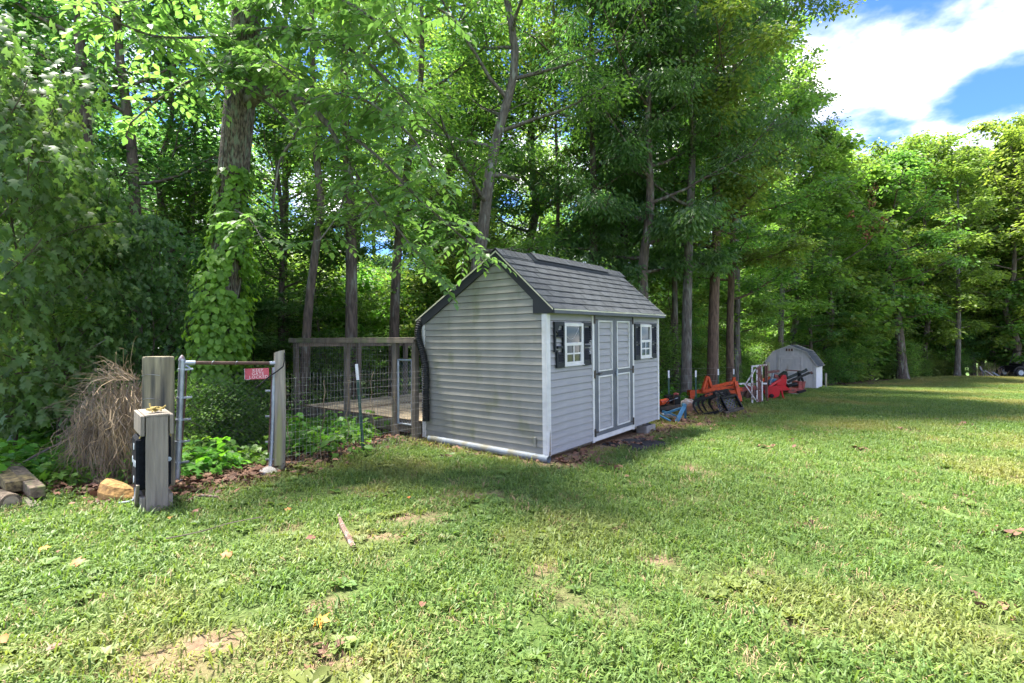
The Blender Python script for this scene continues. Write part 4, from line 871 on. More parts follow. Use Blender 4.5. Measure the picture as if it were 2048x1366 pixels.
q0, q1 = P(228, 966, 5.75), P(190, 955, 6.1)
o = thing('buried_timber', 'half-buried pale timber behind the orange stump block', 'timber', q0); MB().beam(q0 - Vector((0, 0, .03)), q1 - Vector((0, 0, .03)), .16, .10).build('timber', M['mossy'], o, bevel=.01)
o = thing('bare_branch', 'bare grey branch leaning up behind the timbers at the left', 'branch', P(30, 936, 6.1)); MB().tube(spline([P(25, 938, 6.0), P(62, 916, 6.15), P(100, 896, 6.3), P(122, 886, 6.4)], .08), .012, 6).build('branch', M['bark_grey'], o, smooth=True)
# ---- sticks and single leaves on the lawn
def lawn_pt(px, py, dz=0.0):
    d = CAMH * F / (py - 683)
    for _ in range(4): x_ = (px - 1024) / F * d; d = (CAMH - g1(x_, d)) * F / (py - 683)
    x_ = (px - 1024) / F * d; return Vector((x_, d, g1(x_, d) + dz))
M['stick'] = pbr('flaky_bark', (0.17, 0.105, 0.08), (0.085, 0.055, 0.043), 30, 0.9, bump=0.8, bscale=40, c3=(0.25, 0.21, 0.185), s3=22, t3=0.58)
o = thing('fallen_stick', 'thick bark-covered stick lying on the lawn left of the shed', 'stick', lawn_pt(692, 1070, .02)); MB().tube(spline([lawn_pt(677, 1036, .03), lawn_pt(684, 1058, .035), lawn_pt(696, 1080, .03), lawn_pt(707, 1103, .03)], .04), [.012 + .011 * min(1, i / 8) for i in range(len(spline([lawn_pt(677, 1036, .03), lawn_pt(684, 1058, .035), lawn_pt(696, 1080, .03), lawn_pt(707, 1103, .03)], .04)))], 7).build('stick', M['stick'], o)
o = thing('thin_twig', 'thin pale twig lying on the lawn right of the target stand', 'twig', lawn_pt(430, 1065, .04)); MB().tube(spline([lawn_pt(330, 1090, .05), lawn_pt(400, 1078, .06), lawn_pt(460, 1060, .06), lawn_pt(525, 1047, .06)], .06), .005, 5).build('twig', M['dryvine2'], o)
o = thing('ground_branch', 'short pale branch lying on the leaf litter right of the target stand', 'branch', lawn_pt(400, 1003, .03)); MB().tube(spline([lawn_pt(372, 1009, .03), lawn_pt(400, 1001, .05), lawn_pt(438, 1002, .04)], .06), .011, 6).build('branch', M['stick'], o)
M['yellowleaf'] = pbr('yellow_leaf', (0.42, 0.19, 0.003), (0.36, 0.14, 0.004), 30, 0.6)
M['orangeleaf'] = pbr('orange_leaf', (0.30, 0.105, 0.02), (0.22, 0.07, 0.018), 30, 0.6)
M['brownleaf'] = pbr('brown_leaf', (0.17, 0.078, 0.05), (0.11, 0.05, 0.034), 30, 0.6)
for px, py, s, mm, lab in ((640, 1256, .105, 'yellowleaf', 'bright yellow fallen leaf in the bare patch of the near lawn'), (156, 1136, .10, 'orangeleaf', 'large orange fallen leaf on the lawn at the left'), (86, 1108, .08, 'yellowleaf', 'small yellow fallen leaf at the far left of the lawn'), (455, 1121, .09, 'orangeleaf', 'orange fallen leaf on the lawn below the thin twig'), (622, 1086, .085, 'brownleaf', 'brown curled fallen leaf just left of the stick'), (390, 1030, .10, 'brownleaf', 'reddish brown leaf on grass right of the target stand'), (342, 1044, .09, 'orangeleaf', 'tan leaf on bare soil in front of the target stand'), (845, 1222, .07, 'brownleaf', 'brown leaf alone on grass right of the bare patch'), (4, 1295, .09, 'orangeleaf', 'tan leaf at the left edge of the near lawn'), (120, 1113, .075, 'brownleaf', 'mauve brown leaf between the yellow and orange leaves'), (818, 1003, .06, 'orangeleaf', 'small tan leaf on the lawn in front of the gable'), (575, 1028, .07, 'orangeleaf', 'small orange leaf on the lawn beyond the twig'), (108, 1310, .07, 'brownleaf', 'dark red leaf near the bottom left corner')):
    p_ = lawn_pt(px, py, .045); q = R.random() * 6.28
    d_ = np.array([[math.cos(q), math.sin(q), .15]]); me_ = leaf_mesh('fallen_leaf', np.zeros((1, 3)), d_, np.array([[R.uniform(-.4, .4), -.5, 1]]), np.array([s]), M[mm], 'lobed' if R.random() < .5 else 'ovate', .6)
    o = link('fallen_leaf', me_, None, Matrix.Translation(p_)); o.location = p_; setp(o, lab, 'leaf', 'single fallen leaves on the lawn')
# ------------------------------------------------------------------ farm implements along the wood edge
M['orange'] = pbr('orange_paint', (0.52, 0.07, 0.012), (0.40, 0.05, 0.012), 12, 0.5, c3=(0.12, 0.035, 0.02), s3=14, t3=0.62)
M['red'] = pbr('red_paint', (0.50, 0.010, 0.015), (0.40, 0.009, 0.012), 10, 0.4, c3=(0.16, 0.015, 0.014), s3=14, t3=0.66)
M['oldred'] = pbr('faded_red_paint', (0.33, 0.085, 0.065), (0.24, 0.06, 0.05), 6, 0.7, c3=(0.15, 0.07, 0.05), s3=8, t3=0.62)
M['blue'] = pbr('blue_paint', (0.055, 0.19, 0.30), (0.04, 0.14, 0.23), 6, 0.5, c3=(0.13, 0.10, 0.08), s3=9, t3=0.72)
M['blk'] = pbr('black_paint', (0.007, 0.0075, 0.0085), (0.013, 0.013, 0.014), 7, 0.4, spec=.2, c3=(0.035, 0.028, 0.022), s3=14, t3=0.66)
M['whiterust'] = pbr('flaking_white_paint', (0.62, 0.60, 0.57), (0.48, 0.46, 0.43), 7, 0.6, c3=(0.17, 0.085, 0.06), s3=9, t3=0.54)
M['rust2'] = pbr('red_brown_rust', (0.17, 0.075, 0.055), (0.10, 0.05, 0.04), 12, 0.8, c3=(0.45, 0.42, 0.40), s3=11, t3=0.68)
M['grey_stone'] = pbr('pale_rock', (0.40, 0.36, 0.32), (0.30, 0.24, 0.20), 6, 0.9, bump=0.6, bscale=18, c3=(0.28, 0.15, 0.09), s3=3, t3=0.52)
M['olive'] = pbr('dark_green_paint', (0.018, 0.027, 0.022), (0.012, 0.018, 0.015), 7, 0.55)
def C1(cx, cy, d): return P(1310 + cx / 10.505, 730 + cy / 10.505, d)
def C2(cx, cy, d): return P(1470 + cx / 10.505, 680 + cy / 10.505, d)
def bm_(pairs, w, h, up=(0, 0, 1)):
    m_ = MB()
    for a, b_ in pairs: m_.beam(a, b_, w, h, up)
    return m_
# blue A-frame
o = thing('blue_implement', 'blue steel A-frame implement standing beside the far shed corner', 'implement', C1(400, 1190, 11.2))
bm_([(C1(455, 1195, 11.05), C1(615, 870, 11.2))], .085, .012, (0, 1, 0)).build('strut', M['blue'], o, bevel=.002)
bm_([(C1(636, 1115, 11.45), C1(636, 850, 11.25))], .05, .05).build('leg', M['blue'], o, bevel=.002)
bm_([(C1(610, 885, 11.25), C1(190, 1025, 11.35))], .04, .045).build('brace', M['blue'], o, bevel=.002)
bm_([(C1(330, 1180, 11.1), C1(60, 1040, 11.2))], .09, .03).build('cross_beam', M['blue'], o, bevel=.002)
bm_([(C1(150, 970, 11.7), C1(560, 1120, 11.6))], .05, .05).build('frame', M['blue'], o, bevel=.002)
m_ = MB(); m_.prism([C1(180, 1055, 11.35), C1(280, 1035, 11.35), C1(410, 1085, 11.35), C1(320, 1110, 11.35)], (0, .2, .01)); m_.build('plate', M['pipe'], o)
c0 = C1(632, 850, 11.18); m_ = MB(); m_.cyl(c0, c0 + Vector((0, .14, 0)), .035, 12); m_.build('pin', M['blue'], o, smooth=True)
# engine-like attachment
o = thing('tiller_attachment', 'black and orange machine attachment with box covers behind the blue A-frame', 'attachment', C1(330, 950, 12.8))
m_ = MB(); m_.cyl(C1(90, 800, 12.6), C1(245, 755, 12.8), .075, 14); m_.cyl(C1(60, 806, 12.6), C1(92, 799, 12.6), .06, 14); m_.build('drum', M['orange'], o, smooth=True)
def slab(c, d0, dd, crop=C1): m_ = MB(); m_.prism([crop(x_, y_, d0) for x_, y_ in c], (0, dd, 0)); return m_
slab([(415, 650), (530, 640), (545, 830), (420, 850)], 12.7, .3).build('cover', M['blk'], o, bevel=.008)
slab([(245, 660), (400, 635), (410, 830), (250, 790)], 12.95, .28).build('engine', M['blk'], o, bevel=.01)
slab([(300, 690), (385, 670), (385, 700), (300, 715)], 12.9, .03).build('air_slot', M['steel'], o)
slab([(110, 880), (540, 830), (545, 930), (120, 960)], 12.65, .4).build('base', M['steel'], o, bevel=.006)
slab([(130, 955), (350, 930), (350, 985), (130, 985)], 12.9, .3).build('skid', M['blk'], o)
bm_([(C1(390, 640, 12.66), C1(405, 830, 12.66))], .012, .02).build('tie_rod', M['rust'], o); bm_([(C1(250, 770, 12.6), C1(480, 690, 12.62))], .015, .015).build('lever', M['galv'], o)
m_ = MB(); m_.tube(spline([C1(400, 620, 12.8), C1(440, 600, 12.78), C1(485, 615, 12.8)], .03), .03, 8); m_.build('exhaust', M['oldred'], o, smooth=True)
m_ = MB(); m_.tube(spline([C1(120, 860, 12.55), C1(220, 830, 12.5), C1(300, 740, 12.5), C1(420, 720, 12.6)], .05), .012, 6); m_.build('cable', M['blk'], o)
# rocks
o = thing('boulder', 'pale grey and rust-stained boulder behind the black grapple tines', 'rock', C1(680, 880, 13.2))
m_ = MB(); c0 = C1(680, 815, 13.25); lay = []
for z, s in ((-.16, .95), (-.04, 1.06), (.06, .92), (.115, .5)):
    lay.append([c0 + Vector((.17 * s * math.cos(a) * (1 + .1 * math.sin(2 * a + 1)), .16 * s * math.sin(a), z + .02 * math.sin(3 * a + z * 20))) for a in [i * 6.283 / 10 for i in range(10)]])
m_.add([p_ for l_ in lay for p_ in l_], [(i * 10 + j, i * 10 + (j + 1) % 10, (i + 1) * 10 + (j + 1) % 10, (i + 1) * 10 + j) for i in range(3) for j in range(10)] + [tuple(range(30, 40))]); m_.build('boulder', M['grey_stone'], o)
# grapple
GD = 12.35
o = thing('grapple_rake', 'black skid-steer grapple with curved tines and punched back plate', 'grapple', C1(1300, 1010, GD))
def tine(path, w0, w1, d, th=.028):
    pts = [C1(x_, y_, d) for x_, y_ in path]; pts = spline(pts, .03); n = len(pts); L_, R_ = [], []
    for i, p_ in enumerate(pts):
        t_ = (pts[min(i + 1, n - 1)] - pts[max(i - 1, 0)]).normalized(); nrm = Vector((-t_.z, 0, t_.x)); w = w0 + (w1 - w0) * i / (n - 1)
        L_.append(p_ + nrm * w / 2); R_.append(p_ - nrm * w / 2)
    m_ = MB(); e_ = Vector((0, th, 0)); v = L_ + R_ + [p_ + e_ for p_ in L_] + [p_ + e_ for p_ in R_]
    f = []
    for i in range(n - 1): f += [(i, i + 1, n + i + 1, n + i), (2 * n + i, 3 * n + i, 3 * n + i + 1, 2 * n + i + 1), (i, 2 * n + i, 2 * n + i + 1, i + 1), (n + i, n + i + 1, 3 * n + i + 1, 3 * n + i)]
    f += [(0, n, 3 * n, 2 * n), (n - 1, 3 * n - 1, 4 * n - 1, 2 * n - 1)]; m_.add(v, f); return m_
for k, (dx_, dy_, dd) in enumerate(((0, 0, 0), (95, -25, .22), (190, -40, .5), (330, -60, .75))):
    tine([(925 + dx_, 1042 + dy_), (850 + dx_, 940 + dy_), (812 + dx_, 850 + dy_), (835 + dx_, 765 + dy_), (930 + dx_, 712 + dy_), (1060 + dx_ * .6, 680 + dy_), (1240, 640)], .025, .10, GD + dd).build('tine', M['blk'], o)
for k, (dx_, dd) in enumerate(((0, .05), (130, .3), (250, .6))):
    tine([(900 + dx_, 1062 - k * 10), (1010 + dx_, 1040 - k * 10), (1180 + dx_ * .6, 1015 - k * 10), (1340, 985 - k * 8)], .03, .09, GD + dd).build('lower_tine', M['blk'], o)
bm_([(C1(1020, 655, GD + .02), C1(1240, 585, GD + .06))], .03, .075).build('arm', M['blk'], o, bevel=.004)
bm_([(C1(960, 668, GD + .05), C1(1400, 605, GD + .5))], .05, .05).build('torque_tube', M['blk'], o)
def plate_holes(c4, nx_, ny_, off, rr=.36):
    """flat plate with a grid of eight-sided holes; c4 = four world corners (tl, tr, br, bl)"""
    tl, tr, br, bl = c4; m_ = MB(); B = lambda s, t_: (tl * (1 - s) + tr * s) * (1 - t_) + (bl * (1 - s) + br * s) * t_
    for i in range(nx_):
        for j in range(ny_):
            sq, oc = [], []
            for k in range(8):
                a = math.pi / 8 + k * math.pi / 4; ca, sa = math.cos(a), math.sin(a); q = 1 / max(abs(ca), abs(sa)) * .5
                oc.append(((i + .5 + rr * ca) / nx_, (j + .5 + rr * sa) / ny_)); sq.append(((i + .5 + q * ca) / nx_, (j + .5 + q * sa) / ny_))
            v = [B(*p_) for p_ in sq] + [B(*p_) for p_ in oc]; v += [p_ + off for p_ in v]; f = []
            for k in range(8):
                k2 = (k + 1) % 8; f += [(k, k2, 8 + k2, 8 + k), (16 + k, 24 + k, 24 + k2, 16 + k2), (8 + k, 8 + k2, 24 + k2, 24 + k)]
            m_.add(v, f)
    return m_
off = Vector((.01, .02, .004))
tl, tr, br, bl = C1(1400, 700, GD + .30), C1(1690, 655, GD + .75), C1(1800, 900, GD + .45), C1(1530, 950, GD + .05)
plate_holes((tl, tr, br, bl), 4, 3, off, .26).build('back_plate', M['blk'], o)
tl2, tr2, br2, bl2 = C1(1275, 720, GD + .15), C1(1385, 700, GD + .28), C1(1510, 955, GD + .03), C1(1350, 985, GD - .12)
plate_holes((tl2, tr2, br2, bl2), 2, 4, off, .24).build('back_plate', M['blk'], o)
bm_([(C1(1385, 690, GD + .24), C1(1525, 965, GD + .0))], .02, .09, (0, 1, 0)).build('rib', M['blk'], o); bm_([(C1(1695, 645, GD + .72), C1(1832, 905, GD + .40))], .03, .10, (0, 1, 0)).build('rib', M['blk'], o)
bm_([(C1(1440, 1000, GD - .05), C1(1835, 905, GD + .38))], .10, .05).build('lower_edge', M['steel'], o, bevel=.005); bm_([(C1(1380, 690, GD + .25), C1(1700, 640, GD + .72))], .04, .05).build('upper_edge', M['blk'], o)
slab([(1240, 560), (1520, 505), (1600, 620), (1560, 640), (1500, 560), (1300, 610)], GD + .45, .06).build('mount_bracket', M['blk'], o); slab([(1400, 600), (1540, 510), (1610, 640), (1430, 680)], GD + .75, .05).build('mount_bracket', M['blk'], o)
m_ = MB(); m_.tube(spline([C1(1250, 640, GD), C1(1245, 570, GD - .05), C1(1300, 540, GD - .08), C1(1370, 590, GD - .05), C1(1390, 650, GD), C1(1330, 665, GD - .02), C1(1262, 620, GD - .05), C1(1280, 560, GD), C1(1400, 610, GD + .1), C1(1490, 660, GD + .3)], .03), .014, 7); m_.build('hydraulic_hose', M['rubber'], o, smooth=True)
m_ = MB(); m_.tube([C1(1100, 640, GD - .01), C1(1300, 600, GD + .1)], .028, 10); m_.tube([C1(1290, 602, GD + .1), C1(1420, 575, GD + .2)], .014, 8); m_.build('cylinder', M['steel'], o, smooth=True)
A_, B_ = C1(1040, 655, GD - .016), C1(1240, 592, GD + .022); ax = (B_ - A_).normalized(); upv = Vector((0, 0, 1)); upv = (upv - ax * upv.dot(ax)).normalized(); nz_ = ax.cross(upv)
fc = bpy.data.curves.new('lettering', 'FONT'); fc.body = 'TRUSK'; fc.size = .075; fc.extrude = .001; fc.shear = .2
to = bpy.data.objects.new('lettering', fc); COL.objects.link(to); to.parent = o; mw = Matrix(((ax.x, upv.x, nz_.x, 0), (ax.y, upv.y, nz_.y, 0), (ax.z, upv.z, nz_.z, 0), (0, 0, 0, 1)))
pos = A_ + Vector((-.01, -.03, -.022)); to.matrix_local = WM[o].inverted() @ (Matrix.Translation(pos) @ mw); fc.materials.append(M['orange']); text_mesh(to)
# orange cultivator frame
OD = 15.4
o = thing('orange_cultivator', 'bright orange tool frame with upright A-masts behind the black grapple', 'implement', C1(1250, 700, OD))
bm_([(C1(730, 560, OD), C1(1700, 560, OD + .3)), ], .12, .10).build('main_beam', M['orange'], o, bevel=.004)
slab([(730, 540), (860, 570), (820, 710), (745, 710)], OD - .1, .25).build('blade', M['orange'], o)
bm_([(C1(1000, 530, OD - .06), C1(1092, 240, OD)), (C1(1192, 490, OD + .05), C1(1110, 250, OD)), (C1(1085, 540, OD), C1(1100, 235, OD + .1))], .07, .075).build('mast', M['orange'], o, bevel=.003)
bm_([(C1(1190, 470, OD + .1), C1(1690, 350, OD + .3))], .085, .09).build('stay', M['orange'], o, bevel=.003); bm_([(C1(1120, 520, OD - .1), C1(1690, 455, OD + .1))], .06, .08).build('stay', M['orange'], o, bevel=.003)
bm_([(C1(1690, 350, OD), C1(1790, 770, OD - .25))], .10, .10, (0, 1, 0)).build('leg', M['orange'], o, bevel=.004)
bm_([(C1(1665, 250, OD + .4), C1(1640, 440, OD + .4))], .08, .07).build('mast', M['orange'], o, bevel=.003); bm_([(C1(1640, 545, OD + .4), C1(2050, 480, OD + .9))], .09, .13).build('cross_beam', M['oldred'], o, bevel=.003)
slab([(1720, 480), (1830, 470), (1840, 550), (1730, 560)], OD + .2, .2).build('bracket', M['orange'], o); slab([(1000, 520), (1130, 500), (1130, 560), (1000, 570)], OD - .15, .05).build('bracket', M['orange'], o); slab([(1240, 440), (1430, 425), (1420, 480), (1230, 490)], OD + .35, .04).build('guard', M['orange'], o)
for cx_ in (1640, 1830, 1960): tine([(cx_, 690), (cx_ - 20, 650), (cx_ + 10, 590), (cx_ + 20, 540)], .05, .12, OD + .6, .06).build('shank', M['rust'], o)
# white and rusty rack
WD = 15.9
o = thing('metal_rack', 'tall narrow rack of flaking white and rusty upright bars', 'rack', C2(500, 1310, WD))
for cx_, mm, w_, dd, y0, y1 in ((355, 'whiterust', .05, 0, 550, 1335), (455, 'whiterust', .035, .1, 545, 1300), (480, 'rust2', .045, .12, 545, 1300), (515, 'rust2', .06, .15, 540, 1300), (560, 'whiterust', .035, .2, 535, 1290), (640, 'rust2', .05, .5, 520, 1200), (672, 'rust2', .035, .3, 530, 1280)):
    bm_([(C2(cx_ + (10 if cx_ > 500 else 5), y1, WD + dd), C2(cx_, y0, WD + dd))], w_, .04, (0, 1, 0)).build('bar', M[mm], o)
bm_([(C2(345, 555, WD), C2(650, 522, WD + .3))], .05, .05).build('top_bar', M['whiterust'], o); bm_([(C2(80, 920, WD), C2(660, 915, WD + .3))], .05, .05).build('cross_bar', M['whiterust'], o)
bm_([(C2(430, 610, WD + .05), C2(235, 905, WD))], .03, .03).build('brace', M['whiterust'], o); bm_([(C2(200, 920, WD), C2(445, 1270, WD - .1))], .03, .03).build('brace', M['whiterust'], o); bm_([(C2(230, 920, WD), C2(345, 975, WD))], .03, .03).build('brace', M['whiterust'], o)
slab_c1 = slab
def slab(c, d0, dd): return slab_c1(c, d0, dd, C2)
# old red machine with blue motor behind the rack
o = thing('rusty_tiller_frame', 'rusty orange frame with a pale A-post behind the white rack', 'implement', C2(700, 1180, 18.2))
bm_([(C2(230, 1000, 18), C2(700, 1000, 18.4))], .16, .14).build('beam', M['oldred'], o, bevel=.004); bm_([(C2(540, 860, 18.2), C2(740, 790, 18.2))], .09, .09).build('arm', M['orange'], o)
bm_([(C2(680, 680, 18.3), C2(925, 650, 18.5))], .05, .09).build('seat_bar', M['rust2'], o); bm_([(C2(735, 880, 18.0), C2(805, 700, 18.1)), (C2(745, 940, 18.0), C2(740, 820, 18.05))], .05, .05).build('post', M['pipe'], o)
slab([(720, 830), (870, 820), (880, 930), (730, 950)], 18.3, .4).build('motor', M['blue'], o, bevel=.02); slab([(830, 720), (900, 735), (930, 820), (850, 800)], 18.4, .1).build('guard', M['oldred'], o)
for cx_ in (280, 420): 
    c0 = C2(cx_, 1110, 18.1); m_ = MB(); m_.cyl(c0, c0 + Vector((.07, .05, 0)), .22, 18); m_.build('disc', M['rust'], o)
# red rotary tiller
RD = 18.0
o = thing('red_tiller', 'bright red rotary tiller with angled hood in front of the small barn', 'tiller', C2(800, 1200, RD))
slab([(600, 1090), (690, 990), (860, 960), (960, 1060), (930, 1180), (830, 1225), (680, 1210)], RD - .05, .10).build('side_plate', M['red'], o, bevel=.008)
slab([(860, 960), (1000, 740), (1070, 735), (1090, 800), (1080, 960)], RD + .12, .10).build('gearbox_mast', M['red'], o, bevel=.006)
bm_([(C2(700, 985, RD), C2(1000, 800, RD + .2))], .07, .09, (0, 1, 0)).build('hood_arm', M['red'], o, bevel=.005)
slab([(690, 985), (1060, 960), (1180, 1050), (960, 1070)], RD + .05, .55).build('hood', M['red'], o, bevel=.01)
slab([(970, 1080), (1190, 1050), (1110, 1020), (970, 1030)], RD + .1, .5).build('rear_flap', M['oldred'], o); bm_([(C2(975, 1060, RD - .05), C2(1015, 1225, RD - .05))], .05, .05).build('skid_foot', M['red'], o)
m_ = MB(); c0 = C2(780, 1175, RD - .12); m_.cyl(c0, c0 + Vector((0, .08, 0)), .066, 14); m_.cyl(c0 - Vector((0, .02, 0)), c0, .03, 10); m_.build('hub', M['blk'], o, smooth=True)
slab([(940, 770), (1100, 655), (1115, 780), (1000, 800)], RD + .35, .25).build('top_link', M['olive'], o, bevel=.004)
for k in range(6):
    a = k * 1.05; c0 = C2(830, 1150, RD + .25); m_ = MB(); m_.beam(c0, c0 + Vector((.17 * math.cos(a), .05 * k, .17 * math.sin(a))), .03, .012); m_.build('tine', M['blk'], o)
m_ = MB(); c0 = C2(1090, 970, RD + .15); m_.tube([c0, C2(1130, 960, RD + .15), C2(1180, 950, RD + .12), C2(1240, 940, RD + .1), C2(1310, 930, RD + .08)], [.11, .05, .05, .085, .06], 14); m_.build('drive_shaft', M['blk'], o, smooth=True)
# mower deck
BD = 20.5
o = thing('red_mower_deck', 'faded red rotary mower deck lying in front of the barn door', 'mower', C2(1250, 1110, BD))
slab([(1130, 1040), (1340, 1020), (1500, 1040), (1330, 1110), (1120, 1120)], BD - .2, .9).build('deck', M['oldred'], o, bevel=.01)
slab([(1340, 880), (1420, 870), (1410, 1040), (1330, 1030)], BD, .5).build('side_guard', M['oldred'], o); slab([(1430, 870), (1490, 870), (1450, 1040), (1420, 1040)], BD + .1, .05).build('side_guard', M['oldred'], o)
slab([(1330, 1080), (1500, 1045), (1490, 1085), (1350, 1125)], BD - .35, .12).build('skid', M['blk'], o); slab([(1190, 1130), (1340, 1120), (1340, 1165), (1200, 1175)], BD - .3, .25).build('support_block', M['block'], o)
# black boom arms
o = thing('boom_pole', 'dark green lifting boom with two long arms rising over the red tiller', 'boom', C2(1350, 900, 19.4))
bm_([(C2(1100, 800, 19.2), C2(1490, 640, 19.5))], .07, .09).build('arm', M['olive'], o, bevel=.004); bm_([(C2(1110, 885, 19.1), C2(1560, 690, 19.4))], .06, .08).build('arm', M['blk'], o, bevel=.004)
bm_([(C2(1560, 690, 19.4), C2(1615, 675, 19.45)), (C2(1600, 675, 19.4), C2(1620, 715, 19.4))], .05, .06).build('hook', M['rust'], o); bm_([(C2(1480, 650, 19.5), C2(1520, 628, 19.5)), (C2(1485, 600, 19.5), C2(1500, 650, 19.5))], .04, .05).build('hook', M['blk'], o)
bm_([(C2(1335, 650, 19.4), C2(1345, 870, 19.4))], .07, .07).build('upright', M['olive'], o); bm_([(C2(1350, 680, 19.3), C2(1430, 870, 19.3))], .06, .06).build('stay', M['blk'], o); bm_([(C2(1060, 630, 19.6), C2(1400, 655, 19.6))], .04, .04).build('cross_bar', M['rust2'], o)
# grey post by the barn, T-posts, wire
b0 = ground_P(1533, 22.5); o = thing('grey_post', 'square grey fence post standing left of the small barn', 'post', b0); bm_([(b0 - Vector((0, 0, .1)), Vector((b0.x, b0.y, P(0, 724, 22.5).z)))], .19, .19, (0, 1, 0)).build('post', M['post_pale'], o, bevel=.01)
tp_ = []
for px, py, d, lab in ((1338, 741, 13.6, 'white-tipped T-post nearest the grey shed corner'), (1392, 741, 14.8, 'white-tipped T-post before the grey tree trunk'), (1437, 738, 16.4, 'white-tipped T-post right of the brown tree trunk'), (1468, 738, 18.2, 'white-tipped T-post farthest along, behind the orange frame')):
    b0 = ground_P(px, d); tpost(b0, P(px - .5, py, d), lab, 'white-tipped T-posts behind the implements', .045); tp_.append(b0)
fe = thing('back_fence', 'thin wire fence strung between the white-tipped T-posts', 'fence', tp_[0])
m_ = MB()
for a, b_ in zip(tp_[:-1], tp_[1:]):
    for k in range(6): m_.tube([a + Vector((0, 0, .15 + k * .19)), b_ + Vector((0, 0, .15 + k * .19))], .0022, 3, False)
setp(m_.build('wire', M['wire'], fe), kind='stuff')
o = thing('cut_pole', 'short pale cut pole standing right of the small barn', 'pole', ground_P(1652, 27.0)); b0 = ground_P(1652, 27.0); m_ = MB(); m_.cyl(b0 - Vector((0, 0, .1)), b0 + Vector((0, 0, .75)), .05, 8); m_.build('pole', M['post_pale'], o)

# ------------------------------------------------------------------ small gambrel barn
M['barnpaint'] = pbr('pale_grey_barn_paint', (0.50, 0.47, 0.44), (0.41, 0.385, 0.36), 5, 0.8, stretch=(1, 1, .2), c3=(0.33, 0.29, 0.24), s3=3, t3=0.68, vary=0.04)
M['barntrim'] = pbr('barn_trim', (0.54, 0.51, 0.475), (0.44, 0.41, 0.38), 5, 0.8)
M['barnside'] = pbr('white_barn_side', (0.72, 0.71, 0.70), (0.62, 0.61, 0.60), 5, 0.7)
RC = Vector((P(1632, 0, 25.2).x, 25.2, 0)); RC.z = g1(RC.x, RC.y) - .02
ba = Vector((.80, -.60, 0)); bn = Vector((.60, .80, 0))           # across the front, into the depth
BWD, BDP = 2.30, 2.45; BO = RC - ba * BWD
BM = Matrix(((ba.x, bn.x, 0, BO.x), (ba.y, bn.y, 0, BO.y), (0, 0, 1, BO.z), (0, 0, 0, 1)))
barn = thing('small_barn', 'small pale grey gambrel-roofed barn at the end of the implement row', 'shed', mat4=BM)
h0, h1, h2 = 1.15, 1.80, 2.10; prof = [(0, 0), (BWD, 0), (BWD, h0), (BWD - .42, h1), (BWD / 2, h2), (.42, h1), (0, h0)]
m_ = MB(); m_.prism([(x_, .02, z_) for x_, z_ in prof], (0, BDP - .02, 0)); m_.build('wall', M['barnside'], barn, local=True)
def ztop(x_):
    x_ = min(x_, BWD - x_)
    return h0 + (h1 - h0) * x_ / .42 if x_ < .42 else h1 + (h2 - h1) * (x_ - .42) / (BWD / 2 - .42)
n = 12; pw = BWD / n
for k in range(n):
    x0, x1 = k * pw + .004, (k + 1) * pw - .004; m_ = MB(); pl = [(x0, 0), (x1, 0), (x1, ztop(x1))]
    for xm in (BWD - .42, BWD / 2, .42):
        if x0 < xm < x1: pl.append((xm, ztop(xm)))
    pl.append((x0, ztop(x0))); m_.prism([(x_, -.002, z_ ) for x_, z_ in pl], (0, .02, 0)); m_.build('plank', M['barnpaint'], barn, local=True)
def bb_(name, lo, hi, mat, par=None, bevel=.0): return MB().box(lo, hi).build(name, mat, par or barn, local=True, bevel=bevel)
dx0, dx1 = .78, 1.62
dr = bb_('door', (dx0, -.022, .12), (dx1, -.0025, 1.52), M['barnpaint'])
for k in range(4): bb_('plank', (dx0 + .08 + k * .172, -.03, .16), (dx0 + .08 + k * .172 + .165, -.0225, 1.44), M['barnpaint'], dr)
for lo, hi in (((dx0, -.036, .12), (dx0 + .07, -.0225, 1.52)), ((dx1 - .07, -.036, .12), (dx1, -.0225, 1.52)), ((dx0 + .0705, -.036, 1.45), (dx1 - .0705, -.0225, 1.52)), ((dx0 + .0705, -.036, .76), (dx1 - .0705, -.0305, .83))): bb_('batten', lo, hi, M['barntrim'], dr)
for lo, hi in (((dx0 - .11, -.04, .05), (dx0 - .02, -.0022, 1.62)), ((dx1 + .02, -.04, .05), (dx1 + .11, -.0022, 1.62)), ((dx0 - .0195, -.04, 1.54), (dx1 + .0195, -.0022, 1.62))): bb_('door_trim', lo, hi, M['barntrim'])
bb_('corner_trim', (BWD - .10, -.03, 0), (BWD + .015, -.0022, h0), M['barntrim']); bb_('corner_trim', (-.015, -.03, 0), (.09, -.0022, h0), M['barntrim'])
vt_ = bb_('vent', (BWD / 2 - .19, -.018, 1.82), (BWD / 2 + .19, -.0022, 1.98), M['barntrim'])
for k in range(3): bb_('louver', (BWD / 2 - .16 + k * .115, -.024, 1.835), (BWD / 2 - .16 + k * .115 + .085, -.0185, 1.965), M['litter'], vt_)
ov = .06; ro = [(-.10, h0 - .06), (.40, h1 + .02), (BWD / 2, h2 + .03), (BWD - .40, h1 + .02), (BWD + .10, h0 - .06)]; t_ = .035
ri = [(-.085, h0 - .085), (.415, h1 - .015), (BWD / 2, h2 - .01), (BWD - .415, h1 - .015), (BWD + .085, h0 - .085)]
m_ = MB(); m_.prism([(x_, -ov, z_) for x_, z_ in ro] + [(x_, -ov, z_) for x_, z_ in ri[::-1]], (0, BDP + 2 * ov, 0)); br_ = m_.build('roof', M['barntrim'], barn, local=True)
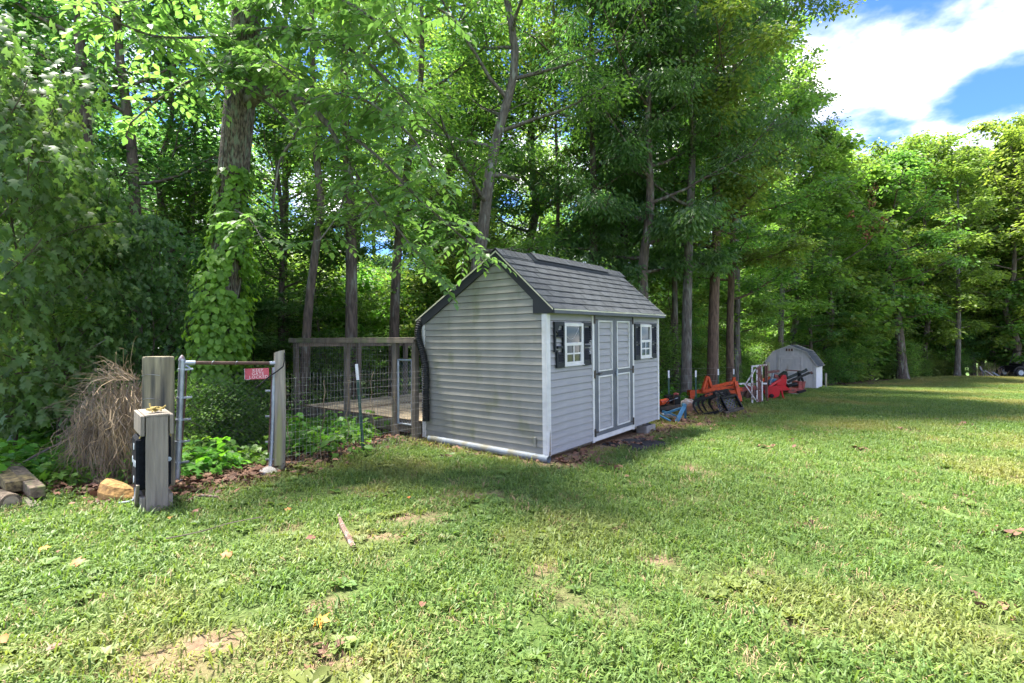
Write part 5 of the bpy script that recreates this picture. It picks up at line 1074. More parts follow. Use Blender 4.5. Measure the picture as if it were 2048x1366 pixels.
for a, b_ in ((2, 3), (3, 4)):
    A_, B_ = Vector((ro[a][0], 0, ro[a][1])), Vector((ro[b_][0], 0, ro[b_][1])); L_ = (B_ - A_).length; t_ = (B_ - A_) / L_; nn = Vector((-t_.z, 0, t_.x)); nr = max(2, round(L_ / .14)); st_ = L_ / nr
    for r in range(nr):
        y = -ov + .01; k = 0
        while y < BDP + ov - .05:
            wd = min(.31 if (k or r % 2 == 0) else .155, BDP + ov - y); k += 1; p0, p1 = A_ + t_ * (r * st_), A_ + t_ * ((r + 1) * st_ + .01)
            MB().hexa([p0 + Vector((0, y + .003, 0)) + nn * .001, p1 + Vector((0, y + .003, 0)) + nn * .008, p1 + Vector((0, y + wd - .003, 0)) + nn * .008, p0 + Vector((0, y + wd - .003, 0)) + nn * .001, p0 + Vector((0, y + .003, 0)) + nn * .005, p1 + Vector((0, y + .003, 0)) + nn * .016, p1 + Vector((0, y + wd - .003, 0)) + nn * .016, p0 + Vector((0, y + wd - .003, 0)) + nn * .005]).build('shingle', M['shingle'], br_, local=True); y += wd
# ------------------------------------------------------------------ far right: debris and the utility cart
o = thing('debris_pile', 'heap of grey boards and dry twigs at the far end of the lawn', 'pile', ground_P(1978, 38.5)); c0 = ground_P(1978, 38.5)
for k in range(4): m_ = MB(); m_.beam(c0 + Vector((-.35 + .22 * k, -.2 * k, -.02)), c0 + Vector((-.75 + .3 * k + R.uniform(-.3, .3), .2, .75 - .14 * k)), .19, .04); m_.build('board', M['pipe'] if k % 2 else M['block'], o)
m_ = MB()
for k in range(46):
    b_ = c0 + Vector((R.uniform(-1.1, 1.1), R.uniform(-.3, .4), 0)); e_ = b_ + Vector((R.uniform(-.5, .5), R.uniform(-.2, .2), R.uniform(.3, 1.1))); m_.tube([b_, (b_ + e_) / 2 + Vector((R.uniform(-.1, .1), 0, .08)), e_], [.014, .010, .004], 4, False)
setp(m_.build('twig', M['dryvine'], o), kind='stuff')
UD = 38.0; u0 = ground_P(2046, UD)
uv = thing('utility_cart', 'dark utility cart with roll cage just entering at the right edge', 'cart', u0)
def uvb(name, lo, hi, mat, bv=.03): return MB().box(tuple(Vector(lo) + u0), tuple(Vector(hi) + u0)).build(name, mat, uv, bevel=bv)
uvb('body', (.0, .35, .30), (2.5, 1.5, .78), M['blk']); uvb('hood', (.35, .4, .781), (1.0, 1.45, .95), M['blk']); uvb('seat', (1.2, .45, .785), (1.7, 1.4, 1.05), M['rubber'])
for x_ in (.02, 1.75):
    for y_ in (.28, 1.55):
        c0 = u0 + Vector((x_, y_, .30)); m_ = MB(); m_.tube([c0 + Vector((0, -.11, 0)), c0 + Vector((0, -.10, 0)), c0 + Vector((0, .10, 0)), c0 + Vector((0, .11, 0))], [.25, .31, .31, .25], 20); wh = m_.build('wheel', M['rubber'], uv, smooth=True)
        m_ = MB(); m_.cyl(c0 + Vector((0, -.125, 0)), c0 + Vector((0, -.111, 0)), .19, 16); m_.build('rim', M['galv'], wh, smooth=True)
        m_ = MB(); m_.tube([c0 + Vector((.40 * math.cos(q), 0, .02 + .38 * math.sin(q))) for q in [i * math.pi / 8 for i in range(9)]], .06, 8); m_.build('fender', M['blk'], uv, smooth=True)
for x_, xx in ((.35, .75), (1.9, 1.8)):
    for y_ in (.4, 1.45): m_ = MB(); m_.cyl(u0 + Vector((x_, y_, .75)), u0 + Vector((xx, y_, 1.85)), .025, 8); m_.build('cage_post', M['blk'], uv)
uvb('cage_roof', (.7, .38, 1.84), (1.9, 1.47, 1.90), M['blk'])
# ------------------------------------------------------------------ trees
def tube_arrays(V_, F_, pts, rad, n):
    m_ = MB(); m_.v = V_; m_.f = F_; m_.tube(pts, rad, n, False)
def grow(seed, path, r0, base, crown_r, nlimb, nleaf, lsize, mat, shape='rhomb', width=.5, droop=.25, spread=.38, flat=.5, prof='oval', sub=6, tipup=.35, tilt=.6, lean_l=None, bare=0):
    """wood and leaf meshes of one tree standing at the origin; path is its trunk line"""
    rg = random.Random(seed); path = [Vector(p_) for p_ in path]; H = path[-1].z
    def on(z):
        for a, b_ in zip(path[:-1], path[1:]):
            if b_.z >= z: t_ = (z - a.z) / max(1e-6, b_.z - a.z); return a.lerp(b_, max(0, min(1, t_)))
        return path[-1]
    tr = MB(); pts = spline(path, max(.5, H / 26)); n = len(pts)
    rad = [r0 * (1.0 - .88 * (p_.z / H) ** 1.1) * (1 + .45 * math.exp(-max(0, p_.z) / (r0 * 1.6))) for p_ in pts]
    tr.tube(pts, rad, 10, False); lb = MB(); cl = []
    for i in range(nlimb):
        tt = (i + rg.random() * .8) / nlimb; z = base + (H - base) * tt ** .95; o_ = on(z)
        if prof == 'oval': pr = math.sin(math.pi * (.18 + .80 * tt)) ** .7
        elif prof == 'cone': pr = 1.0 - .78 * tt
        else: pr = .55 + .45 * math.sin(math.pi * tt)
        L_ = crown_r * pr * rg.uniform(.75, 1.15); az = i * 2.4 + rg.uniform(-.5, .5); el = (.05 + .95 * tt) * rg.uniform(.6, 1.2)
        d_ = Vector((math.cos(az) * math.cos(el), math.sin(az) * math.cos(el), math.sin(el))); p_ = o_.copy(); lp = [p_.copy()]
        for s in range(6):
            d_ = (d_ + Vector((rg.uniform(-.22, .22), rg.uniform(-.22, .22), rg.uniform(-.2, .12) + (.10 if tipup > .3 else -.06)))).normalized(); p_ = p_ + d_ * L_ / 6; lp.append(p_.copy())
        rl = r0 * (.36 - .22 * tt); lb.tube(lp, [max(.008, rl * (1 - .85 * k / 6)) for k in range(7)], 5, False)
        for k in range(2, 7): cl.append((lp[k], .8 if k < 4 else 1.0))
        for s in range(sub):
            f = rg.uniform(.25, 1.0); b_ = lp[int(f * 6 - .01)]; q = rg.random() * 6.283
            dd = (d_ * .6 + Vector((math.cos(q), math.sin(q), rg.uniform(-.35, .45)))).normalized(); l2 = L_ * rg.uniform(.22, .48); mid = b_ + dd * l2 * .5 + Vector((0, 0, .04 * l2)); e_ = b_ + dd * l2 - Vector((0, 0, droop * l2 * .4))
            lb.tube([b_, mid, e_], [max(.006, rl * .35), max(.005, rl * .22), .004], 3, False)
            cl += [(mid, .7), (mid.lerp(e_, .5), 1.0), (e_, 1.0)]
    pos = np.array([tuple(c[0]) for c in cl]); wt = np.array([c[1] for c in cl]); NRg = np.random.default_rng(seed)
    den = NRg.random(len(cl)) ** 1.8 * wt + .03; ci = NRg.choice(len(cl), nleaf, p=den / den.sum())
    off = NRg.normal(0, 1, (nleaf, 3)) * np.array([spread, spread, spread * flat]); c = pos[ci] + off
    ct = NRg.random(len(cl)); tint = np.clip(.75 * ct[ci] + .5 * NRg.random(nleaf) - .12, 0, 1)
    dirs = unit(off * np.array([1, 1, .3]) + rnd_dirs(nleaf, droop, .35) * .35 * spread * 2)
    dirs[:, 2] -= droop; nr = rnd_norm(nleaf, tilt)
    lm = leaf_mesh('crown', c, dirs, nr, lsize * NRg.uniform(.7, 1.25, nleaf), mat, shape, width, tint)
    return tr, lb, lm
def wood_mesh(tr, lb, mat):
    m_ = MB(); m_.add(tr.v, tr.f); m_.add(lb.v, lb.f); me_ = bpy.data.meshes.new('trunk'); me_.from_pydata(m_.v, [], m_.f); me_.polygons.foreach_set('use_smooth', [True] * len(me_.polygons)); me_.materials.append(mat); return me_
def straight(H, wob, seed, lean=(0, 0)):
    rg = random.Random(seed); return [Vector((lean[0] * k / 7 + (rg.uniform(-wob, wob) if k else 0), lean[1] * k / 7 + (rg.uniform(-wob, wob) if k else 0), H * k / 7)) for k in range(8)]
KIT = {}
def kit(nm, bark, *a, **k):
    tr, lb, lm = grow(*a, **k); KIT[nm] = (wood_mesh(tr, lb, M[bark]), lm)
kit('oak', 'bark', 101, straight(17, .22, 1), .20, 5.5, 4.3, 26, 13500, .165, M['leaf'], spread=.27, prof='oval')
kit('oak2', 'bark_grey', 102, straight(16, .25, 2), .21, 4.2, 4.0, 28, 15000, .16, M['leaf'], spread=.25, prof='full')
kit('tall', 'bark', 103, straight(19, .2, 3), .17, 8.0, 3.2, 22, 8500, .16, M['leaf'], spread=.27)
kit('tall2', 'bark_grey', 104, straight(18, .3, 4), .16, 7.0, 3.0, 22, 8000, .16, M['leaf'], spread=.27)
kit('maple', 'bark', 105, straight(13, .18, 5), .15, 2.2, 3.4, 26, 18000, .13, M['leaf_dark'], 'rhomb', .75, flat=.28, spread=.30, tilt=.35, prof='full')
kit('hickory', 'bark', 106, straight(15, .2, 6), .20, 3.4, 3.8, 26, 28000, .17, M['leaf_dark'], 'rhomb', .40, droop=.6, spread=.27, prof='full', tilt=.8)
kit('poplar', 'bark_grey', 107, straight(18, .12, 7), .15, 2.2, 3.1, 34, 22000, .17, M['leaf'], 'rhomb', .8, spread=.26, prof='full', tipup=.4)
kit('sapling', 'bark', 108, straight(4.6, .12, 8), .035, .7, 1.7, 18, 5200, .125, M['leaf_dark'], 'rhomb', .75, flat=.22, spread=.26, tilt=.3, prof='full', sub=5)
kit('sapling2', 'bark', 109, straight(5.6, .15, 9), .04, 1.0, 1.8, 18, 5600, .12, M['leaf'], 'rhomb', .6, flat=.3, spread=.28, tilt=.4, prof='full', sub=5)
kit('shrub', 'bark', 110, straight(1.9, .10, 10), .02, .15, 1.15, 18, 3600, .095, M['leaf'], 'rhomb', .6, flat=.5, spread=.22, prof='full', sub=5)
kit('near_maple', 'bark', 111, straight(5.4, .15, 12), .04, .6, 1.9, 26, 3300, .155, M['leaf_near'], 'lobed', .8, flat=.35, spread=.28, tilt=.45, droop=.75, prof='full', sub=6)
kit('far_oak', 'bark', 121, straight(16, .25, 22), .20, 2.6, 4.2, 28, 11000, .26, M['leaf'], 'rhomb', .65, spread=.30, flat=.6, prof='full')
kit('far_maple', 'bark', 122, straight(13, .2, 23), .16, 1.6, 3.7, 26, 9000, .26, M['leaf_dark'], 'rhomb', .75, spread=.30, flat=.45, prof='oval')
kit('far_sapling', 'bark', 123, straight(5, .15, 24), .04, .4, 1.9, 18, 2400, .22, M['leaf'], 'rhomb', .7, flat=.4, spread=.28, tilt=.5, prof='full', sub=5)
TREES = []
def plant(kind, x, y, s, label, cat='tree', group=None, name=None, sz=None, rot=None, trunk=None, sink=.05):
    z = g1(x, y) - sink
    nm = name or {'shrub': 'shrub', 'sapling': 'young_tree', 'sapling2': 'young_tree', 'far_sapling': 'young_tree', 'near_maple': 'young_maple'}.get(kind, 'woodland_tree')
    o = thing(nm, label, cat, (x, y, z), group); rz = R.random() * 6.283 if rot is None else rot
    sc = Matrix.Diagonal((s, s, sz or s, 1)); mw = Matrix.Translation((x, y, z)) @ Matrix.Rotation(rz, 4, 'Z') @ sc
    o.matrix_world = mw; WM[o] = mw
    w, l_ = KIT[kind]; link('trunk', w, o); cw_ = link('crown', l_, o); TREES.append((x, y))
    if kind not in ('near_maple', 'hickory') and (1024 + F * x / y > 1480 and R.random() < .75 or R.random() < (.6 if 'sapling' in kind else .4)):   # paler leaf copy: sunlit brightness put into the colour, plus hue variety
        cw_.material_slots[0].link = 'OBJECT'; cw_.material_slots[0].material = M['leaf_light']
    return o
def special(nm, label, path_px, r0, base, crown_r, nlimb, nleaf, lsize, mat, bark, seed, topz=16, group=None, **k):
    """tree with its own measured trunk line: path_px = (px, py, d) from the ground up"""
    pts = [P(*p_) for p_ in path_px]; b_ = Vector((pts[0].x, pts[0].y, g1(pts[0].x, pts[0].y) - .1)); pts[0] = b_
    if pts[-1].z < topz: e_ = (pts[-1] - pts[-2]).normalized(); e_ = (e_ + Vector((0, 0, 1.2))).normalized(); n = 3; st_ = (topz - pts[-1].z) / n; pts += [pts[-1] + e_ * (st_ / max(.3, e_.z)) * (k_ + 1) for k_ in range(n)]
    loc = [p_ - b_ for p_ in pts]
    tr, lb, lm = grow(seed, loc, r0, base, crown_r, nlimb, nleaf, lsize, M[mat], **k)
    o = thing(nm, label, 'tree', b_, group); link('trunk', wood_mesh(tr, lb, M[bark]), o); link('crown', lm, o); TREES.append((b_.x, b_.y)); return o
# the big tree by the gate: own trunk, limb and hanging sprays of large leaves
bt = [P(455, 0, 8.2)] ; bx = bt[0].x; bz = g1(bx, 8.2)
path = [Vector((P(462, 0, 8.25).x, 8.25, bz - .15)), P(448, 840, 8.25), P(428, 760, 8.25), P(440, 640, 8.22), P(455, 500, 8.2), P(467, 350, 8.2), P(480, 200, 8.15), P(490, 80, 8.1), P(497, -100, 8.1), P(505, -350, 8.1), P(500, -700, 8.2)]
big = thing('big_tree', 'big leaning tree behind the gate, its lichened trunk wrapped in creeper', 'tree', path[0]); WM[big] = Matrix.Translation(path[0])
m_ = MB(); pts = spline(path, .12); rr_ = []
for p_ in pts:
    h = p_.z - bz; rr_.append(.262 * (1 - .030 * max(0, h)) * (1 + .35 * math.exp(-max(0, h) / .35)) * (1 + .02 * math.sin(h * 5)))
m_.tube(pts, [max(.05, r) for r in rr_], 20, False); tko = m_.build('trunk', M['bark_big'], big, smooth=True)
lb = MB(); lb.tube(spline([P(492, 208, 8.15), P(525, 185, 7.85), P(565, 186, 7.5), P(610, 205, 7.2), P(655, 250, 7.0), P(700, 330, 6.9)], .15), [.135, .12, .10, .092, .085, .08, .075, .07, .06, .05, .045, .04, .04, .035, .03, .03, .03, .03, .03, .03, .03, .03, .03, .03, .03, .03][:len(spline([P(492, 208, 8.15), P(525, 185, 7.85), P(565, 186, 7.5), P(610, 205, 7.2), P(655, 250, 7.0), P(700, 330, 6.9)], .15))] or .05, 8, False)
BR = [([P(520, 195, 7.9), P(590, 260, 7.6), P(560, 320, 7.6), P(545, 420, 7.6)], .022, 0),
      ([P(575, 190, 7.5), P(600, 250, 7.3), P(570, 300, 7.3)], .03, 0),
      ([P(640, 235, 7.05), P(740, 300, 6.8), P(840, 400, 6.9), P(955, 500, 7.1)], .026, 1), ([P(600, 205, 7.2), P(700, 190, 6.8), P(800, 250, 6.6), P(870, 340, 6.7)], .024, 1),
      ([P(500, 60, 8.0), P(620, 60, 7.2), P(730, 120, 6.8), P(820, 210, 6.7)], .03, 1), ([P(500, 10, 8.0), P(600, -30, 7.0), P(720, 20, 6.5), P(800, 90, 6.4)], .03, 1),
      ([P(655, 250, 7.0), P(720, 360, 6.9), P(790, 450, 6.9), P(860, 540, 7.0)], .02, 1), ([P(480, 140, 8.0), P(410, 150, 7.3), P(330, 190, 6.9), P(262, 245, 6.7)], .022, .8),
      ([P(485, 70, 8.0), P(390, 75, 7.0), P(300, 70, 6.3), P(205, 30, 6.0)], .024, 1), ([P(490, 0, 8.0), P(400, -30, 7.0), P(280, 0, 6.2), P(160, 8, 5.9)], .024, .9),
      ([P(480, 150, 8.0), P(520, 120, 7.2), P(560, 130, 6.9), P(600, 160, 6.8)], .015, 1.2), ([P(480, 100, 7.9), P(460, 110, 7.2), P(440, 140, 6.9), P(420, 170, 6.8)], .015, 1.1),
      ([P(700, 330, 6.9), P(680, 420, 7.0), P(640, 480, 7.0)], .014, .7), ([P(500, -60, 8.0), P(640, -80, 6.6), P(760, -40, 6.0), P(900, 30, 5.9)], .025, .9), ([P(470, 420, 8.0), P(500, 440, 7.6), P(525, 480, 7.5)], .012, .8)]
lc, ld, ls = [], [], []
for key_, r, lf in BR:
    sp_ = spline(key_, .12); lb.tube(sp_, [r * (1 - .7 * i / len(sp_)) + .003 for i in range(len(sp_))], 6, False)
    if not lf: continue
    for i in range(2, len(sp_)):
        for _ in range(3 if lf >= 1 else 2):
            if R.random() > .8 * lf: continue
            b_ = sp_[i]; q = R.random() * 6.283; d_ = Vector((math.cos(q), math.sin(q) * .8, R.uniform(-.75, .35))).normalized(); L_ = R.uniform(.25, .6); tw = [b_ + d_ * L_ * t_ - Vector((0, 0, .22 * L_ * t_ * t_)) for t_ in (0, .33, .66, 1)]
            lb.tube(tw, [.006, .005, .004, .002], 3, False)
            for t_ in (.25, .42, .58, .72, .86, 1.0):
                c0 = b_ + d_ * L_ * t_ - Vector((0, 0, .22 * L_ * t_ * t_)); sd_ = d_.cross(Vector((0, 0, 1))).normalized()
                for sg in ((-1, 1) if t_ < 1 else (0,)):
                    dd = (d_ * .55 + sd_ * sg * .8 + Vector((0, 0, R.uniform(-.55, .0)))).normalized(); s = R.uniform(.085, .15); lc.append(tuple(c0 + dd * s * .55)); ld.append(tuple(dd)); ls.append(s)
lb.build('limb', M['bark_grey'], big, smooth=True)
lc = np.array(lc) - np.array(path[0]); lme = leaf_mesh('spray', lc, np.array(ld), rnd_norm(len(lc), .35), np.array(ls), M['leaf_near'], 'ovate', .52); link('spray', lme, big)
# its high crown, out of frame above, which shades the lawn
tr_, lb_, lm_ = grow(55, [Vector((0, 0, 0)), Vector((.2, 0, 8)), Vector((.3, .2, 15))], .2, 7.2, 4.0, 14, 3500, .15, M['leaf'], spread=.31)
link('crown', lm_, big)
# climbing creeper on the trunk
cr_ = thing('trunk_creeper', 'bright green creeper climbing the big leaning trunk', 'vine', path[0]); WM[cr_] = Matrix.Translation(path[0])
c_, d__, n_ = [], [], []
tp = [(p_, r) for p_, r in zip(pts, rr_) if p_.z < 4.5]
for k in range(6200):
    f = R.random() ** 1.05; p_, r = tp[int(f * (len(tp) - 1))]; h = (p_.z - bz)
    a = R.gauss(-.75, 1.05) if h > 1.6 else R.gauss(-.5, 1.2); thick = .05 + .22 * math.exp(-((h - 1.6) / .75) ** 2) + .20 * math.exp(-((h - 2.7) / .5) ** 2) + .12 * math.exp(-((h - .5) / .6) ** 2)
    keep = 1.0 if h < 2.9 else max(.18, .95 - (h - 2.9) * .40)
    if R.random() > keep: continue
    if vnoise(np.array([a * .8 + h * .3]), np.array([h]), .32, 77)[0] < (.22 if h < 2.6 else .40): continue
    rad_ = r + R.random() ** 1.4 * thick + .02; out = Vector((math.cos(a), math.sin(a), 0))
    c_.append(tuple(p_ + out * rad_ + Vector((0, 0, R.uniform(-.06, .06))) - path[0])); d__.append(tuple((out * .5 + Vector((R.uniform(-.5, .5), R.uniform(-.3, .3), -.8))).normalized())); n_.append(tuple((out + Vector((R.uniform(-.4, .4), R.uniform(-.4, .4), .5))).normalized()))
ne = len(c_); link('leaves', leaf_mesh('leaves', np.array(c_), np.array(d__), np.array(n_), np.clip(NR.normal(.085, .032, ne), .035, .16), M['vine_leaf'], 'ovate', .78), cr_)
m_ = MB()
for k in range(9):
    a = -.8 + R.uniform(-1, 1); st_ = [tp[int(i * (len(tp) - 1) / 30)] for i in range(31)]; m_.tube([p_ + Vector((math.cos(a + .12 * math.sin(i * .5 + k)), math.sin(a + .12 * math.sin(i * .5 + k)), 0)) * (r + .008) for i, (p_, r) in enumerate(st_)], .008, 4, False)
m_.build('stem', M['bark_grey'], cr_)

# trunks that show one by one
special('woodland_tree', 'straight dark tree second from the left edge, deep among leaves', [(178, 780, 11.5), (175, 500, 11.5), (172, 250, 11.5), (158, 60, 11.5), (150, -150, 11.5)], .165, 5.5, 3.0, 16, 8000, .13, 'leaf_dark', 'bark', 201, width=.7, flat=.3)
special('woodland_tree', 'straight brown tree just left of the big creeper-clad tree', [(268, 760, 12.0), (272, 500, 12.0), (262, 280, 12.0), (240, 120, 12.0), (228, -100, 12.0)], .155, 5.5, 3.0, 16, 8000, .13, 'leaf_dark', 'bark', 202, width=.7, flat=.3)
special('woodland_tree', 'thin crooked dark tree right of the big creeper-clad tree', [(606, 800, 13.0), (615, 640, 13), (640, 430, 13), (640, 380, 13), (628, 260, 13), (625, 120, 13)], .125, 5.0, 2.8, 16, 12000, .13, 'leaf', 'bark', 203)
special('woodland_tree', 'lichen-streaked dark tree rising behind the middle of the deck', [(700, 800, 13.5), (703, 600, 13.5), (700, 400, 13.5), (690, 240, 13.5), (690, 60, 13.5)], .18, 5.5, 3.0, 18, 14000, .13, 'leaf_light', 'bark', 204)
special('woodland_tree', 'dark tree rising behind the right end of the deck', [(786, 800, 15.5), (790, 600, 15.5), (800, 450, 15.5), (820, 300, 15.5), (842, 150, 15.5), (843, 0, 15.5)], .17, 6.0, 2.6, 16, 11000, .13, 'leaf', 'bark', 205)
special('forked_tree', 'tall leaning tree that curves and forks above the shed ridge', [(930, 780, 14.0), (945, 600, 14), (965, 470, 14), (975, 380, 14), (992, 280, 14), (1018, 190, 14), (1030, 100, 14), (1000, -80, 14)], .21, 4.6, 4.0, 22, 20000, .12, 'leaf_light', 'bark_grey', 206)
special('woodland_tree', 'dark upright tree right behind the middle of the shed roof', [(1186, 800, 16.5), (1186, 560, 16.5), (1188, 420, 16.5), (1185, 280, 16.5), (1182, 100, 16.5)], .165, 4.4, 3.9, 26, 30000, .15, 'leaf_dark', 'bark', 207, width=.36, droop=.7, spread=.25, prof='full')
special('woodland_tree', 'slim dark tree just left of the tree behind the roof middle', [(1116, 800, 17.5), (1114, 520, 17.5), (1116, 400, 17.5), (1110, 200, 17.5)], .09, 5.5, 2.4, 14, 8000, .13, 'leaf', 'bark', 208)
special('grey_tree', 'grey-barked tree standing just behind the blue A-frame', [(1372, 770, 16.2), (1374, 620, 16.2), (1378, 470, 16.2), (1385, 300, 16.2), (1390, 0, 16.2)], .175, 4.2, 4.1, 28, 34000, .15, 'leaf_dark', 'bark_grey', 209, width=.36, droop=.7, spread=.25, prof='full')
special('brown_tree', 'brown-barked tree standing behind the orange frame', [(1424, 770, 17.5), (1428, 600, 17.5), (1433, 450, 17.5), (1430, 250, 17.5), (1440, 0, 17.5)], .20, 4.5, 4.2, 28, 34000, .14, 'leaf_light', 'bark_red', 210, width=.6, spread=.25, prof='full')
special('brown_tree', 'shaded brown tree right of the orange frame with a vine-grey neighbour', [(1461, 775, 19.5), (1460, 650, 19.5), (1465, 500, 19.5), (1470, 300, 19.5)], .15, 3.4, 3.6, 24, 24000, .14, 'leaf', 'bark_red', 211, width=.7, spread=.25, prof='full')
special('woodland_tree', 'slim dark tree seen just right of the shed wall', [(1352, 790, 18.5), (1350, 640, 18.5), (1348, 500, 18.5), (1340, 300, 18.5)], .12, 5.0, 3.0, 16, 12000, .13, 'leaf', 'bark', 212)
special('oak_tree', 'dark forked oak standing at the far end of the lawn', [(1806, 750, 35.5), (1800, 680, 35.5), (1790, 600, 35.5), (1778, 550, 35.5), (1770, 480, 35.5), (1790, 400, 35.5)], .30, 4.2, 4.6, 26, 13000, .26, 'leaf_light', 'bark', 213, topz=13.6, spread=.33, prof='oval')
special('pale_tree', 'slim pale-barked tree at the far end of the lawn', [(1914, 758, 39.0), (1917, 660, 39), (1916, 560, 39), (1917, 450, 39), (1915, 380, 39)], .19, 3.5, 2.8, 26, 10000, .25, 'leaf_light', 'bark_grey', 214, topz=15.0, spread=.28, prof='full')
special('woodland_tree', 'dark tree behind the dry debris pile at the far right', [(1984, 755, 44.0), (1985, 650, 44), (1986, 560, 44), (1985, 450, 44)], .24, 5, 3.4, 22, 10000, .26, 'leaf', 'bark', 215, topz=16.8, spread=.31, prof='oval')
special('woodland_tree', 'tall tree filling the far right edge above the cart', [(2062, 750, 43.0), (2062, 600, 43), (2064, 450, 43)], .26, 3.5, 4.8, 26, 14000, .27, 'leaf_light', 'bark', 216, topz=19.8, spread=.31, prof='oval')
# browned leaf clusters in the far oak
hang = thing('dead_branch', 'browned dead leaf clusters hanging in the green crown left of the forked oak', 'branch', P(1740, 450, 30)); hb = P(1740, 450, 30); c_ = []
for px, py in ((1742, 380), (1752, 378), (1743, 402), (1748, 412), (1722, 452), (1768, 440), (1758, 452), (1748, 462), (1735, 475), (1738, 470), (1700, 430)):
    c0 = P(px, py, 29 + R.random()) - hb
    for k in range(16): c_.append(tuple(c0 + Vector((R.gauss(0, .11), R.gauss(0, .11), R.gauss(0, .16)))))
link('leaves', leaf_mesh('leaves', np.array(c_), rnd_dirs(len(c_), .8, .4), rnd_norm(len(c_), .9), NR.uniform(.12, .2, len(c_)), M['dead_red'], 'rhomb', .5), hang)
m_ = MB(); m_.tube(spline([P(1700, 380, 29.5), P(1735, 420, 29.5), P(1765, 445, 29.5)], .3), .02, 5); m_.build('branch', M['bark'], hang)

# ---- the wood itself, filled tree by tree
def sky_limit(px):                # highest picture row a crown may reach at this bearing (keeps the open sky open)
    return np.interp(px, [1560, 1640, 1665, 1690, 1712, 1735, 1760, 1850, 1890, 1930, 1990, 2048, 2120], [-900, -500, 60, 200, 330, 345, 300, 278, 320, 300, 275, 225, 150])
ZN = [(170, 'the split timbers'), (290, 'the dry vine heap'), (345, 'the round timber post'), (450, 'the gate hinge'), (590, 'the gate sign'), (720, 'the deck left half'), (860, 'the deck right half'), (1000, 'the shed gable'), (1180, 'the shed ridge'), (1330, 'the shed roof end'), (1410, 'the blue A-frame'), (1500, 'the orange frame'), (1560, 'the white rack'), (1660, 'the small barn'), (1760, 'the worn earth patch'), (1860, 'the forked oak'), (1950, 'the pale-barked tree'), (9999, 'the debris pile')]
def zone(px): return [n for a, n in ZN if px < a][0]
KH = {'oak': (17, 4.3), 'oak2': (16, 4.0), 'tall': (19, 3.2), 'tall2': (18, 3.0), 'maple': (13, 3.4), 'hickory': (15, 3.8), 'poplar': (18, 3.1), 'sapling': (4.6, 1.7), 'sapling2': (5.6, 1.8), 'shrub': (1.9, 1.15), 'far_oak': (16, 4.2), 'far_maple': (13, 3.7), 'far_sapling': (5, 1.9), 'near_maple': (5.4, 1.9)}
NOUN = {'oak': 'broad woodland tree', 'oak2': 'broad woodland tree', 'tall': 'tall slender tree', 'tall2': 'tall slender tree', 'maple': 'low-branched tree', 'hickory': 'drooping dark-leaved tree', 'poplar': 'light green tree', 'sapling': 'thin young tree', 'sapling2': 'thin young tree', 'shrub': 'leafy green shrub', 'far_oak': 'broad woodland tree', 'far_maple': 'low-branched tree', 'far_sapling': 'thin young tree', 'near_maple': 'young maple'}
def fits(x, y, kind, s):
    H, r = KH[kind]; px = 1024 + F * x / y; z = g1(x, y)
    ztop = z + H * s; ptop = 683 - F * (ztop - CAMH) / y
    w = F * r * s * .8 / y
    lim = max(sky_limit(px), sky_limit(px + w) - 40, sky_limit(px - w * .6) - 60)
    return ptop > lim
def place(kind, x, y, s, **k):
    px = 1024 + F * x / y; zn = zone(px); e = float(edge_dist(np.array([x]), np.array([y]))[0])
    o = plant(kind, x, y, s, 'x', 'shrub' if kind == 'shrub' else 'tree', 'woodland behind ' + zn, **k)
    pale = any(c.material_slots and c.material_slots[0].link == 'OBJECT' for c in o.children)
    row = 'front row' if e < 4 else ('second row' if e < 12 else 'deep wood')
    big = 'large ' if s > 1.02 else ('small ' if s < .8 else '')
    o['label'] = '%s%s%s in the %s behind %s' % (big, 'pale ' if pale else '', NOUN[kind], row, zn); return o
def fill(n, kinds, e0, e1, smin, smax, mind, ymax=62, avoid=None, tries=9000):
    got = 0; spots = []
    for _ in range(tries):
        if got >= n: break
        y = 4 + (ymax - 4) * R.random() ** .8; x = R.uniform(-1.12, 1.12) * y
        e = float(edge_dist(np.array([x]), np.array([y]))[0])
        if not e0 < e < e1: continue
        u, v = shed_uv(x, y)
        if -1.0 < u < 5.2 and -.5 < v < 7.6: continue
        if any((x - a) ** 2 + (y - b_) ** 2 < mind ** 2 for a, b_ in spots): continue
        if mind > 1.2 and any((x - a) ** 2 + (y - b_) ** 2 < 1.4 ** 2 for a, b_ in TREES[:24]): continue
        kd = R.choice(kinds); s = R.uniform(smin, smax)
        Hk, rk = KH[kd]; px_ = 1024 + F * x / y; pw_ = F * rk * s / y
        if y < 29 and px_ - pw_ < 1665 and px_ + pw_ > 1525 and kd not in ('tall', 'tall2', 'oak'): continue
        if (y < 11.5 and 300 < px_ + pw_ and px_ - pw_ < 900) or (y < 8.5 and px_ - pw_ < 330): continue
        if y < 26 and px_ > 1290 and px_ < 1560 and e < 1.0 + rk * s * .8: continue
        if not fits(x, y, kd, s):
            s2 = None
            for f in (.85, .7, .55):
                if s * f > .5 and fits(x, y, kd, s * f): s2 = s * f; break
            if s2 is None: continue
            s = s2
        place(kd, x, y, s); spots.append((x, y)); got += 1
    return got
